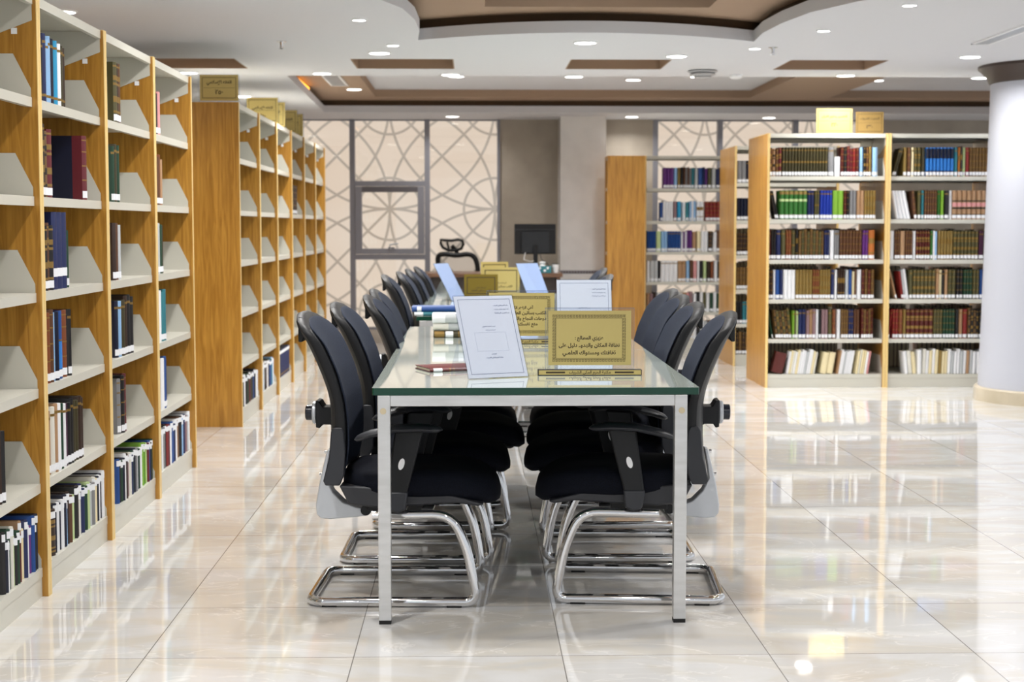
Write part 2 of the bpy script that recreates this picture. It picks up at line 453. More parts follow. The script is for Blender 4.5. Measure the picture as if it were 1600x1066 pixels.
def window(n, x0, x1, mull, sash=None):
    w = empty('window_%d' % n, ((x0 + x1) / 2, YW, 0.14), kind='structure')
    cx = (x0 + x1) / 2
    w['category'] = 'window'
    b = MB(); z0, z1 = 0.0, ZC - 0.14
    for a in mull: b.box(a - cx - .028, a - cx + .028, -.02, .08, z0, z1, M_frame)
    b.box(x0 - cx, x1 - cx, 0, .06, z0, z0 + .03, M_frame)
    b.box(x0 - cx, x1 - cx, 0.03, .06, z1 - .015, z1, M_frame)
    b.build('window_frame', w, 0, 0.003)
    g = MB(); g.box(x0 - cx, x1 - cx, .03, .036, z0, z1, M_pane); g.build('pane', w, 0)
    if sash:
        a, c = sash; a -= cx; c -= cx
        b = MB()
        for zz in (1.70, 0.905): b.box(a, c, -.02, .08, zz - .14, zz + .055 - .14, M_frame)
        b.build('transom', w, 0, 0.003)
        b = MB(); zb, zt = .965 - .14, 1.695 - .14
        b.box(a + .005, a + .075, -.035, .02, zb, zt, M_frame); b.box(c - .075, c - .005, -.035, .02, zb, zt, M_frame)
        b.box(a + .075, c - .075, -.035, .02, zb, zb + .06, M_frame); b.box(a + .075, c - .075, -.035, .02, zt - .06, zt, mat('gasket_grey', (92, 88, 92), .5))
        sa = b.build('sash', w, 0, 0.004)
        h = MB(); mx = (a + c) / 2; h.box(mx - .02, mx + .05, -.05, -.035, zb + .05, zb + .075, M_frame); h.tube([(mx, -.05, zb + .06), (mx, -.08, zb + .1), (mx + .09, -.08, zb + .115)], .009, M_silver)
        h.build('window_handle', sa)
    return w
window(1, -5.0, 0.27, [-3.7, -2.51, -1.298, -0.488], (-1.27, -0.516))
window(2, 1.97, 4.42, [1.99, 2.695, 3.52, 4.39])

# round column
def column():
    w = empty('round_column', (4.225, 11.3, 0), label='white round column with dark brown capital, standing at right edge beside bookcase', cat='column')
    b = MB(); b.lathe([(.515, 0.1), (.50, .6), (.47, 2.3)], mat('column_paint', (196, 199, 210), .4), 64); b.build('shaft', w)
    b = MB(); b.lathe([(.545, 0), (.545, .09), (.53, .1)], noisy('beige_skirting', (196, 184, 160), (212, 200, 178), (1, 1, 1), 5, 5, .2), 64); b.build('base_ring', w)
    b = MB(); b.lathe([(.47, 2.29), (.485, 2.3), (.50, 2.34), (.54, 2.385), (.56, 2.40), (.56, ZC - .001)], mat('dark_brown_paint', (62, 48, 42), .45), 64); b.build('capital', w)
column()

# ------------------------------------------------------------------ ceiling fittings
def downlight(r, dim=False):
    e = empty('ceiling_light')
    b = MB(); b.lathe([(r, 0), (r, -.004), (r * .86, -.008), (r * .84, -.002)], M_plast, 32); b.build('trim_ring', e)
    b = MB(); b.lathe([(r * .83, -.001), (r * .83, -.0075)], M_lamp, 32); b.build('diffuser', e)
    l = bpy.data.lights.new('lamp', 'AREA'); l.shape = 'DISK'; l.size = r * 1.6; l.energy = (9.0 if dim else BIG_W) if r > .06 else SMALL_W; l.color = (1, .985, .965); l.spread = R(150)
    lo = bpy.data.objects.new('lamp', l); COL.objects.link(lo); lo.parent = e; lo.location = (0, 0, -.012)
    return e
LIGHTS = [(-0.63, 8.89, 0, 'small round downlight nearest the left tip of the curved ceiling recess'),
 (-0.616, 10.571, 1, 'large downlight in front of the second brown ceiling slot from left'),
 (-0.504, 10.126, 0, 'small downlight just before the large one beside the curved recess corner'),
 (-1.132, 11.981, 1, 'downlight above the left bookcase signs, near the tray ceiling corner'),
 (-0.163, 12.056, 1, 'downlight right behind the second brown slot from left'),
 (-0.14, 14.3, 3, 'downlight inside the raised white tray ceiling, leftmost one there'),
 (-1.10, 14.8, 2, 'downlight on the brown border at left end of the tray ceiling'),
 (-0.208, 16.6, 4, 'downlight in white strip by the window, left of the pier'),
 (0.713, 9.95, 1, 'large downlight directly behind the curved ceiling recess, in its middle'),
 (1.387, 10.717, 1, 'large downlight in front of the third brown slot, right side'),
 (0.786, 12.185, 1, 'downlight behind the left end of the third brown slot'),
 (1.748, 12.16, 1, 'downlight beside the round grey ceiling diffuser'),
 (1.49, 14.6, 3, 'downlight inside the raised white tray ceiling, above the pier'),
 (1.834, 10.247, 0, 'small downlight beside the right corner of the curved recess'),
 (2.074, 9.31, 0, 'small downlight right of the curved recess, middle of three small ones'),
 (2.283, 8.235, 0, 'small downlight nearest the camera at right, near the top picture edge'),
 (3.391, 10.707, 1, 'large downlight left of the dark column capital'),
 (3.951, 12.209, 1, 'downlight half hidden behind the dark column capital'),
 (2.859, 12.05, 1, 'downlight behind the fourth brown slot, right one of the close pair'),
 (2.86, 13.25, 2, 'downlight on the brown crossbar of the tray ceiling'),
 (3.75, 14.6, 3, 'downlight in the right tray ceiling, above the bookcase signs'),
 (1.68, 16.6, 4, 'downlight in white strip by the window, right of the pier'),
 (3.15, 16.7, 4, 'downlight in white strip over the right window'),
 (-2.13, 11.95, 1, 'downlight behind the leftmost brown slot, over the left bookcases'),
 (-2.031, 14.098, 1, 'farthest downlight over the left bookcases, left of the tray ceiling'),
 (-0.83, 7.95, 1, 'large downlight at the top picture edge over the aisle')]
big0, small0, dim0 = None, None, None
for x, y, k, lab in LIGHTS:
    if k == 0:
        o = copy_tree(small0) if small0 else downlight(.042); small0 = small0 or o
    elif k == 4:
        o = copy_tree(dim0) if dim0 else downlight(.078, True); dim0 = dim0 or o
    else:
        o = copy_tree(big0) if big0 else downlight(.078); big0 = big0 or o
    o.location = (x, y, {0: ZC, 1: ZC, 4: ZC, 2: ZC + .125, 3: ZC + .2}[k]); tag(o, lab, 'ceiling light', 'recessed ceiling downlights')
# unseen downlights added around the camera to brighten the cards and floor
FILL_LAMPS = [(-.75, 4.2, ZC + .125, 'added unseen downlight in the curved recess, over the near aisle end'), (-.8, 6.9, ZC + .125, 'added unseen downlight in the curved recess, over the left aisle'), (-.9, 1.6, ZC, 'added unseen downlight just left above the camera'),
 (-2.2, 5.5, ZC, 'added downlight over the near left bookcases, outside the picture'), (-2.2, 8.6, ZC, 'added unseen downlight above the gap between near and far left runs'),
 (-1.9, 2.6, ZC, 'added unseen downlight left of the camera'), (-1.9, -.6, ZC, 'added unseen downlight behind the camera at far left'), (0.7, 2.6, ZC, 'added unseen downlight straight above the camera side aisle'),
 (3.4, 5.4, ZC, 'added unseen downlight over the open floor at right'), (3.4, 7.9, ZC, 'added unseen downlight over the open floor in front of the column'), (3.2, 2.6, ZC, 'added unseen downlight right of the camera'),
 (1.2, -.6, ZC, 'added unseen downlight behind the camera, centre'), (3.6, -.6, ZC, 'added unseen downlight behind the camera at far right'), (5.6, 6, ZC, 'added downlight beyond the right picture edge, near'), (5.6, 9, ZC, 'added downlight beyond the right picture edge, behind the column'),
 (-.6, 5.6, ZC + .125, 'added unseen downlight in the curved recess, near left'), (2.1, 5.6, ZC + .125, 'added unseen downlight in the curved recess, near right'), (.73, 5.4, ZC + .2, 'added unseen downlight in the raised white panel of the curved recess, near'), (.73, 7.0, ZC + .2, 'added unseen downlight in the raised white panel of the curved recess, far')]
for x, y, z, lab in FILL_LAMPS:
    o = copy_tree(big0); o.location = (x, y, z); tag(o, lab, 'ceiling light', 'unseen downlights added around the camera for fill light')

def sprinkler(x, y, lab):
    e = empty('fire_sprinkler', (x, y, ZC), label=lab, cat='sprinkler', group='ceiling sprinklers')
    b = MB(); b.lathe([(.032, 0), (.032, -.004), (.012, -.008), (.008, -.03), (.012, -.034), (.006, -.05)], M_chrome, 16); b.build('body', e)
    b = MB(); b.lathe([(.022, -.05), (.022, -.052)], M_silver, 16); b.build('deflector', e)
sprinkler(-1.19, 9.95, 'small chrome fire sprinkler on ceiling above left aisle')
sprinkler(1.945, 10.2, 'small chrome fire sprinkler beside the right corner of the curved recess')
e = empty('ceiling_diffuser', (1.712, 11.72, ZC), label='round grey stepped air diffuser on the ceiling between third and fourth brown slots', cat='air vent')
b = MB(); g = mat('vent_grey', (176, 176, 178), .5)
b.lathe([(.10, 0), (.115, -.008), (.07, -.03)], g, 32); b.build('outer_ring', e)
b = MB(); b.lathe([(.085, -.022), (.1, -.03), (.05, -.05)], g, 32); b.build('middle_ring', e)
b = MB(); b.lathe([(.06, -.045), (.068, -.05), (.02, -.062)], g, 32); b.build('cap', e)
e = empty('smoke_detector', (2.014, 12.05, ZC), label='small white smoke detector on ceiling at edge of tray recess', cat='smoke detector')
b = MB(); b.lathe([(.05, 0), (.05, -.015), (.035, -.03), (.01, -.034)], M_plast, 24); b.build('housing', e)
def linear_vent(x, y, z, w, l, lab, rz=0):
    e = empty('slot_vent', (x, y, z), rz, lab, 'air vent')
    b = MB(); b.box(-w / 2, -w / 2 + .018, -l / 2, l / 2, -.01, 0, M_plast); b.box(w / 2 - .018, w / 2, -l / 2, l / 2, -.01, 0, M_plast)
    b.box(-w / 2, w / 2, -l / 2, -l / 2 + .018, -.01, 0, M_plast); b.box(-w / 2, w / 2, l / 2 - .018, l / 2, -.01, 0, M_plast); b.build('frame', e, 0)
    b = MB()
    k = -w / 2 + .022
    while k < w / 2 - .022: b.box(k, k + .006, -l / 2 + .02, l / 2 - .02, -.008, -.001, M_silver); k += .014
    b.build('louvre', e, 0)
linear_vent(3.215, 9.2, ZC, .12, 1.5, 'long narrow slot air vent in ceiling at upper right picture edge')
linear_vent(-1.2, 13.9, ZC + .125, .16, 1.0, 'short slot air vent in the brown ceiling border, left end')
b = MB(); b.box(-1.50, -1.485, 13.6, 14.5, ZC + .07, ZC + .11, mat('warm_led', (255, 170, 60), .5, emit=3.0))
tag(b.build('cove_light'), 'short warm orange cove light glowing at left edge of tray ceiling', 'cove light')

# ------------------------------------------------------------------ bookcases
LV_L = [.10, .39, .715, 1.04, 1.365, 1.695]; TOP_L = 2.035
LV_R = [.104, .383, .695, 1.005, 1.32, 1.655]; TOP_R = 1.985
def bookcase(Wd, D, lv, top, double=True, back=False, sticker=True):
    e = empty('bookcase')
    for x0, x1 in ((0, .02), (Wd - .02, Wd)):
        b = MB(); b.box(x0, x1, .0025, D - .0025, 0, top, M_wood); b.box(x0, x1, 0, .0025, 0, top, M_edge); b.box(x0, x1, D - .0025, D, 0, top, M_edge)
        b.box(x0, x1, .0, D, top, top + .0015, M_edge)
        p = b.build('side_panel', e, 0)
        if sticker and x0 > 0:
            s = MB(); s.box(x0 - .0008, x0, .065, .085, top - .13, top - .11, M_white); s.build('sticker', p, 0)
    def tray(z, ya, yb, sgn, kind):
        b = MB(); x0, x1 = .021, Wd - .021
        b.box(x0, x1, ya, yb, z - .003, z, M_metal)
        b.box(x0, x1, ya, ya + .002, z - .032, z - .003, M_metal); b.box(x0, x1, yb - .002, yb, z - .032, z - .003, M_metal)
        b.box(x0, x1, ya + .002, ya + .02, z - .032, z - .030, M_metal); b.box(x0, x1, yb - .02, yb - .002, z - .032, z - .030, M_metal)
        sh = b.build(kind, e, 0)
        for x in (x0, x1 - .002):
            q = MB()
            if kind == 'shelf':
                f_ = (ya, ya + .06, yb) if sgn > 0 else (yb, yb - .06, ya)
                pts = [(f_[0] + sgn * .003, z), (f_[0] + sgn * .003, z + .03), (f_[1], z + .145), (f_[2], z + .145), (f_[2], z)]
            else:
                f_ = (ya, yb) if sgn > 0 else (yb, ya)
                pts = [(f_[0] + sgn * .003, z - .004), (f_[1], z - .004), (f_[1], z - .17), (f_[0] + sgn * .17, z - .15), (f_[0] + sgn * .003, z - .085)]
            if sgn < 0: pts = pts[::-1]
            q.prism(pts, x, x + .002, M_metal, 'x'); q.build('shelf_end', sh, 0)
    half = D / 2 if double else D
    for z in lv:
        tray(z, .02, half - .008, 1, 'shelf')
        if double: tray(z, half + .008, D - .02, -1, 'shelf')
    tray(top, .012, half - .008, 1, 'top_shelf')
    if double: tray(top, half + .008, D - .012, -1, 'top_shelf')
    b = MB(); b.box(.021, Wd - .021, .022, .03, .0, lv[0] - .033, M_metal); b.box(.021, Wd - .021, .0225, .024, .0, .006, M_dark); b.build('plinth', e, 0)
    if double:
        b = MB(); b.box(.021, Wd - .021, D - .03, D - .022, .0, lv[0] - .033, M_metal); b.build('plinth', e, 0)
    return e

XF = -1.452; PL = 0.957; DD = 0.84
CASES = {}
left0 = bookcase(PL, DD, LV_L, TOP_L)
def place_case(key, src, x, y, rz, lab, grp, where):
    o = src if not CASES.get(('used', id(src))) else copy_tree(src)
    CASES[('used', id(src))] = True
    o.location = (x, y, 0); o.rotation_euler = (0, 0, rz); tag(o, lab, 'bookcase', grp)
    CASES[key] = (x, y, rz, where)
    return o
G1, G2 = 'wooden bookcases along the left aisle, near run', 'wooden bookcases along the left aisle, far run'
near_names = ['nearest left bookcase', 'second left bookcase', 'third left bookcase', 'fourth left bookcase']
near_labs = ['oak and grey metal bookcase cut by the left picture edge, nearest the camera',
             'second bookcase of the near left run, holding big maroon and navy volumes',
             'third bookcase of the near left run, green book ends its packed bottom shelf',
             'fourth and last bookcase of the near left run, before the wide wooden end panel']
for i in range(4):
    place_case('L%d' % i, left0, XF, 5.352 - PL + i * PL + .003 * i, R(90), near_labs[i], G1, near_names[i])
far_labs = ['first bookcase of far left run, its wide end panel carries a gold sign',
            'second bookcase of far left run, with dark box file on its top shelf',
            'third bookcase of far left run, bottom shelf full of navy volumes',
            'fourth bookcase of far left run, one brown book on an upper shelf',
            'fifth bookcase of far left run, all shelves empty', 'last bookcase of far left run, beside the lattice window, empty']
far_names = ['first far-run bookcase', 'second far-run bookcase', 'third far-run bookcase', 'fourth far-run bookcase', 'fifth far-run bookcase', 'sixth far-run bookcase']
for i in range(6):
    place_case('F%d' % i, left0, XF, 9.88 + i * (PL + .0005), R(90), far_labs[i], G2, far_names[i])
right0 = bookcase(.947, DD, LV_R, TOP_R, sticker=False)
place_case('A', right0, 2.294, 12.2, 0, 'oak ended bookcase of old bound volumes with two gold signs on top, right side', 'bookcases across the right side', 'right bookcase under signs')
place_case('B', right0, 3.243, 12.2, 0, 'bookcase partly hidden by the white round column, next to the signed one', 'bookcases across the right side', 'bookcase by the column')
place_case('C', right0, 2.36, 14.12, 0, 'second row bookcase seen in a narrow gap behind the signed bookcase', 'bookcases across the right side', 'second-row bookcase')
right1 = bookcase(.95, .42, LV_R, TOP_R, double=False, sticker=False)
place_case('D', right1, 1.765, 16.1, 0, 'back bookcase standing open against the right lattice window', 'bookcases across the right side', 'window bookcase')
def end_case():
    e = empty('bookcase', (1.36, 15.85, 0), label='tall plain oak end panel of bookcase beside the pale square pier', cat='bookcase')
    b = MB(); b.box(0, .385, 0, .022, 0, 1.975, M_wood); b.box(.3852, .388, 0, .022, 0, 1.975, M_edge); b.build('side_panel', e, 0)
    b = MB(); b.box(0, .385, .25, .272, 0, 1.975, M_wood); b.build('side_panel', e, 0)
    for z in LV_R + [1.965]:
        b = MB(); b.box(.01, .375, .023, .249, z - .03, z, M_metal); b.build('shelf', e, 0)
end_case()

# ------------------------------------------------------------------ books
PALETTE = dict(K=('black', (26, 24, 26)), n=('navy', (28, 38, 84)), N=('dark navy', (16, 20, 44)), b=('blue', (28, 72, 140)), B=('royal blue', (26, 54, 158)), c=('cyan', (40, 150, 196)),
    l=('light blue', (142, 182, 222)), s=('sky blue', (44, 120, 200)), t=('teal', (44, 118, 130)), g=('green', (48, 108, 42)), G=('dark green', (26, 62, 42)), L=('lime green', (124, 172, 52)), e=('pale green', (188, 208, 150)),
    o=('orange', (184, 106, 42)), O=('olive', (82, 78, 46)), D=('dark olive', (62, 56, 32)), r=('red', (128, 34, 32)), M=('maroon', (98, 26, 36)), d=('dark red', (84, 26, 20)), p=('purple', (96, 44, 120)), P=('plum', (70, 32, 60)),
    w=('white', (236, 237, 240)), W=('off-white', (222, 220, 210)), y=('cream', (232, 218, 176)), T=('tan', (170, 134, 100)), a=('grey', (128, 128, 130)), A=('pale grey', (186, 190, 192)), u=('brown', (92, 58, 36)), U=('dark brown', (52, 34, 24)), m=('mauve', (140, 112, 116)), h=('golden brown', (106, 78, 42)), k=('pink', (214, 150, 150)), z=('gold', (138, 114, 60)), i=('rust', (124, 68, 38)))
def bmat(k): return mat('book_' + PALETTE[k][0].replace(' ', '_'), PALETTE[k][1], .45)

def book_mb(mb, t, d, h, cm, bands, bandm, sidem=None):
    sm = sidem or cm
    r = min(.011, t * .42); n = 4
    sp = [(t * i / n, r * (1 - math.sin(math.pi * i / n))) for i in range(n + 1)]
    th = min(.0028, t * .2)
    pts = [(0, d)] + sp + [(t, d), (t - th, d), (t - th, r + .003), (th, r + .003), (th, d)]
    mb.prism(pts, 0, h, cm)
    if sidem:
        for xa, xb in ((-.0006, 0), (t, t + .0006)): mb.box(xa, xb, d * .28, d - .001, .001, h - .001, sm)
    for (za, zb, bm) in bands:
        e = .0006
        q = [(x, y - e) for x, y in sp]
        mb.add([(x, y, za * h) for x, y in q] + [(x, y, zb * h) for x, y in q], [(i, i + 1, n + 2 + i, n + 1 + i) for i in range(n)], bm)
def pages_mb(mb, t, d, h):
    th = min(.0028, t * .2); r = min(.011, t * .42)
    mb.box(th, t - th, r + .003, d - .004, .003, h - .003, M_page)
def label_mb(mb, t, d, h, z0, z1):
    r = min(.011, t * .42); n = 4; e = .0012
    sp = [(t * i / n, r * (1 - math.sin(math.pi * i / n)) - e) for i in range(n + 1)]
    mb.add([(x, y, z0) for x, y in sp] + [(x, y, z1) for x, y in sp], [(i, i + 1, n + 2 + i, n + 1 + i) for i in range(n)], M_labl)

STYLES = {  # bands as fractions of the height
    '0': [], 'x': [(.08, .10), (.30, .32), (.52, .54), (.74, .76), (.92, .94)], 'v': [(.12, .15), (.46, .52), (.88, .91)], 'q': [(.55, .72), (.2, .24)], 'j': [(.86, .9), (.08, .12)],
    'f': [(.08, .12), (.16, .20), (.34, .44), (.62, .66), (.70, .78), (.92, .95)], 'H': [(.15, .58)]}
SPECS = []
ORD = ['first', 'second', 'third', 'fourth', 'fifth', 'sixth', 'seventh', 'eighth', 'ninth', 'tenth', 'eleventh', 'twelfth', 'thirteenth', 'fourteenth', 'fifteenth', 'sixteenth', 'seventeenth', 'eighteenth', 'nineteenth'] + \
      ['twentieth'] + ['twenty-' + q for q in ('first', 'second', 'third', 'fourth', 'fifth', 'sixth', 'seventh', 'eighth', 'ninth')] + ['thirtieth'] + ['thirty-' + q for q in ('first', 'second', 'third', 'fourth', 'fifth', 'sixth', 'seventh', 'eighth', 'ninth')] + ['fortieth'] + ['forty-' + q for q in ('first', 'second', 'third', 'fourth', 'fifth', 'sixth')]
LVN = ['bottom shelf', 'second shelf up', 'third shelf up', 'fourth shelf up', 'fifth shelf up', 'top shelf']
def shelf_books(case, lvl, runs, h0, lv, lab='low', dep=.16, setb=.028, hv=.012, flat=False):
    """runs: list of (start, end, count, colours, style, lean) along the shelf in metres from its left end."""
    x, y, rz, where = CASES[case]
    idx = 0
    for run in runs:
        s0, s1, n, cols, style = run[:5]
        lean = run[5] if len(run) > 5 else 0
        hh = run[6] if len(run) > 6 else h0
        step = (s1 - s0) / n
        same = len(cols) == 1 and n > 1
        if lean:
            a = R(abs(lean)); span = hh * math.sin(a); step = max(.008, (s1 - s0 - span) / n)
        for i in range(n):
            t = step * .93 * (math.cos(R(lean)) if lean else 1)
            h = hh if (same or n == 1) else hh + random.uniform(-hv, hv)
            d = dep + (0 if same else random.uniform(-.012, .01))
            if lean > 0: px = s0 + step * (i + 1)      # pivots on its right foot
            elif lean < 0: px = s0 + hh * math.sin(a) + step * i
            else: px = s0 + step * i
            idx += 1
            SPECS.append(dict(case=case, lvl=lvl, idx=idx, s=px, t=t, h=h, d=d, c=cols[i % len(cols)], st=style, lean=lean, z=lv[lvl], sb=setb + (0 if same else random.uniform(-.004, .006)), lab=lab, where=where))

cr = lambda a: (a - 95 + 0) / 4.845 / 200.8 + .022      # crop pixels of case A to metres along the shelf
def RA(lvl, rows, h, **k): shelf_books('A', lvl, [(cr(r[0]), cr(r[1]) - .001) + tuple(r[2:]) for r in rows], h * 1.12, LV_R, **k)
RA(5, [(96, 186, 4, 'uTuM', 'f'), (190, 540, 15, 'D', 'v'), (545, 588, 1, 'a', 'j'), (592, 635, 1, 'w', '0', 0, .15), (640, 780, 6, 'dKMMrd', 'x'), (785, 812, 1, 'l', '0'), (814, 875, 3, 'Kuz', 'f'), (880, 925, 1, 'l', '0')], .2)
RA(4, [(98, 172, 2, 'K', 'j', -12), (176, 388, 6, 'g', 'f'), (390, 440, 2, 'n', 'j'), (444, 480, 2, 'O', 'v'), (485, 580, 4, 'B', 'j'), (583, 665, 2, 'L', '0'), (668, 690, 1, 'd', 'x'), (691, 712, 1, 'K', 'x'), (714, 765, 2, 'a', '0'), (768, 825, 2, 'T', '0'), (826, 912, 4, 'z', 'f')], .2)
RA(3, [(96, 112, 1, 'd', 'j'), (114, 154, 2, 'K', '0'), (156, 190, 1, 'n', 'j'), (192, 226, 1, 'O', 'j'), (228, 270, 2, 'i', 'x'), (273, 302, 1, 'O', 'v'), (304, 325, 1, 'K', 'q'), (327, 520, 9, 'hO', 'x'), (522, 562, 2, 'n', 'j'), (565, 598, 1, 'w', '0'), (600, 636, 2, 'a', 'j'), (640, 812, 7, 'u', 'x'), (815, 860, 2, 'p', 'j'), (862, 912, 1, 'o', 'q')], .205)
RA(2, [(96, 135, 2, 'U', 'x'), (137, 152, 1, 'w', '0'), (153, 185, 1, 'b', '0'), (186, 212, 1, 'n', '0'), (213, 305, 3, 'w', '0'), (308, 436, 5, 'z', 'x'), (438, 490, 3, 'i', 'f'), (492, 576, 4, 'z', 'f'), (578, 603, 1, 'n', 'j'), (605, 625, 1, 'w', '0'), (628, 686, 3, 'U', 'q'), (688, 715, 1, 'A', '0'), (716, 738, 1, 'b', '0'), (740, 776, 2, 'yu', '0'), (778, 812, 1, 'w', '0'), (815, 910, 4, 'dh', 'x')], .205)
RA(1, [(92, 132, 1, 'G', '0', -10), (134, 284, 6, 'hO', 'f', -6), (287, 330, 3, 'LOe', 'j'), (332, 390, 2, 'n', 'j'), (392, 466, 3, 'mT', 'j'), (468, 487, 1, 'w', '0'), (490, 508, 1, 'K', '0'), (510, 560, 2, 'm', '0'), (562, 591, 1, 'O', 'j'), (593, 622, 1, 'i', 'x'), (630, 656, 1, 'w', '0'), (660, 716, 3, 'h', 'x'), (718, 756, 2, 'n', 'x'), (758, 802, 2, 'u', '0'), (815, 908, 5, 'dh', 'x')], .205)
RA(0, [(118, 250, 1, 'd', '0', 14, .165), (240, 490, 13, 'wyWwywwwAw', '0', 9), (500, 625, 2, 'y', '0', 9, .17), (628, 770, 8, 'TwwAwwww', '0', 9), (772, 900, 6, 'yWyywk', '0', 8)], .165, lab=None, dep=.13)
cb = lambda a: (a - 82) / 4.635 / 200.8 + .022
def RB(lvl, rows, h, **k): shelf_books('B', lvl, [(cb(r[0]), cb(r[1]) - .001) + tuple(r[2:]) for r in rows], h * 1.12, LV_R, **k)
RB(5, [(90, 176, 2, 'D', 'j', 16), (178, 205, 1, 'z', 'j'), (208, 235, 1, 'u', 'x'), (236, 255, 1, 'y', 'j'), (256, 306, 2, 'O', 'f'), (308, 338, 1, 'D', '0'), (342, 548, 8, 's', 'C'), (550, 576, 1, 't', 'j'), (578, 610, 2, 'oK', 'q'), (612, 633, 1, 'e', '0'), (635, 658, 1, 'r', 'j'), (660, 800, 6, 'h', 'x'), (802, 900, 5, 'h', 'x')], .2)
RB(4, [(90, 240, 4, 'w', '0', -12), (243, 285, 1, 'u', 'x', -6), (288, 312, 1, 'O', 'j'), (314, 336, 1, 't', 'j'), (338, 430, 5, 'u', 'x'), (432, 455, 1, 'g', 'j'), (458, 482, 1, 'L', '0'), (485, 518, 1, 'K', 'j'), (520, 540, 1, 'w', '0'), (542, 900, 10, 'T', 'C')], .2)
RB(3, [(88, 122, 1, 'w', '0'), (125, 163, 2, 'u', 'x'), (165, 203, 1, 'T', '0'), (205, 256, 3, 'u', 'x'), (258, 280, 1, 'w', '0'), (282, 386, 5, 'd', 'f'), (388, 405, 1, 'g', 'j'), (406, 434, 2, 'wl', '0'), (440, 552, 5, 'z', 'q'), (555, 742, 7, 'O', 'f'), (745, 776, 2, 'P', 'j'), (778, 900, 5, 'O', 'x')], .2)
RB(2, [(84, 150, 1, 'T', '0', -14), (152, 235, 3, 'rAw', '0', -8), (237, 260, 1, 'O', 'j'), (262, 432, 6, 'O', 'f'), (434, 520, 4, 'TyKT', 'j'), (522, 580, 2, 'O', 'x'), (585, 632, 2, 'K', 'x'), (636, 702, 3, 'G', 'x'), (705, 755, 2, 'O', 'x'), (757, 778, 1, 'b', '0'), (780, 900, 5, 'u', 'x')], .205)
RB(1, [(84, 115, 1, 'r', 'j', 6), (118, 162, 2, 'r', 'x'), (165, 196, 1, 'i', 'x'), (198, 216, 1, 'z', 'j'), (218, 420, 6, 'd', 'f'), (422, 488, 3, 'O', 'x'), (490, 580, 4, 'G', 'x'), (582, 606, 1, 'K', '0'), (608, 636, 1, 'T', 'j'), (638, 672, 1, 'r', 'j'), (675, 756, 4, 'hK', 'f'), (758, 900, 6, 'K', 'x')], .205)
RB(0, [(195, 305, 3, 'wWy', '0', -6), (306, 340, 1, 'w', '0', 0, .19), (344, 740, 17, 'WwywyzyywAwwAwTAw', '0', 2), (745, 900, 7, 'wAw', '0')], .165, lab=None, dep=.13)
shelf_books('C', 5, [(.03, .11, 2, 'a', '0'), (.112, .15, 1, 'N', 'j')], .2, LV_R); shelf_books('C', 4, [(.03, .15, 4, 'N', '0')], .2, LV_R)
shelf_books('C', 3, [(.03, .15, 4, 'U', 'x')], .2, LV_R); shelf_books('C', 2, [(.03, .15, 4, 'h', 'x')], .2, LV_R)
shelf_books('C', 1, [(.03, .09, 2, 'K', '0'), (.091, .15, 2, 't', 'j')], .2, LV_R); shelf_books('C', 0, [(.03, .15, 4, 'Uh', 'x')], .2, LV_R)
cd = lambda a: (a - 30) * .00125 + .024
def RD(lvl, rows, h): shelf_books('D', lvl, [(cd(r[0]), cd(r[1]) - .001) + tuple(r[2:]) for r in rows], h, LV_R, dep=.15)
RD(5, [(170, 256, 3, 'p', '0'), (258, 286, 1, 'l', '0'), (288, 332, 2, 'zK', '0'), (335, 400, 4, 'ua', '0'), (402, 426, 1, 't', '0'), (430, 456, 1, 'A', '0'), (458, 492, 1, 'b', '0'), (495, 532, 2, 'np', '0'), (535, 567, 1, 'O', '0'), (570, 602, 1, 'A', '0'), (605, 700, 3, 'nu', '0')], .21)
RD(4, [(145, 188, 2, 'bw', '0'), (190, 252, 3, 'w', '0'), (255, 285, 1, 'm', '0'), (287, 318, 1, 'c', '0'), (330, 382, 2, 'wt', '0'), (385, 440, 3, 'lw', '0'), (445, 502, 2, 'w', 'q'), (520, 700, 6, 'r', 'x')], .2)
RD(3, [(34, 112, 4, 'b', '0'), (115, 152, 1, 'e', '0'), (155, 208, 2, 'l', '0'), (210, 316, 5, 'b', 'j'), (320, 382, 4, 'wp', '0'), (385, 442, 2, 'pT', '0'), (450, 482, 1, 'y', '0'), (485, 542, 2, 'w', '0'), (545, 582, 1, 'U', 'x'), (585, 700, 4, 'wu', '0')], .21)
RD(2, [(34, 62, 1, 'w', '0'), (64, 130, 2, 'A', '0'), (132, 150, 1, 'K', '0'), (152, 292, 4, 'w', 'j'), (295, 362, 2, 'T', 'j'), (365, 392, 1, 'l', '0'), (395, 452, 2, 'uk', '0'), (455, 473, 1, 'w', '0'), (476, 502, 1, 'K', '0'), (505, 532, 1, 'e', '0'), (540, 592, 2, 'Ui', '0'), (595, 700, 4, 'wK', '0')], .215)
RD(1, [(34, 120, 3, 'TmU', '0'), (125, 260, 5, 'wmwA', '0'), (262, 420, 6, 'mAwTk', '0'), (424, 560, 5, 'wKwOw', '0'), (562, 700, 5, 'Gw', '0')], .2)
RD(0, [(300, 700, 13, 'wAuywK', '0')], .19)
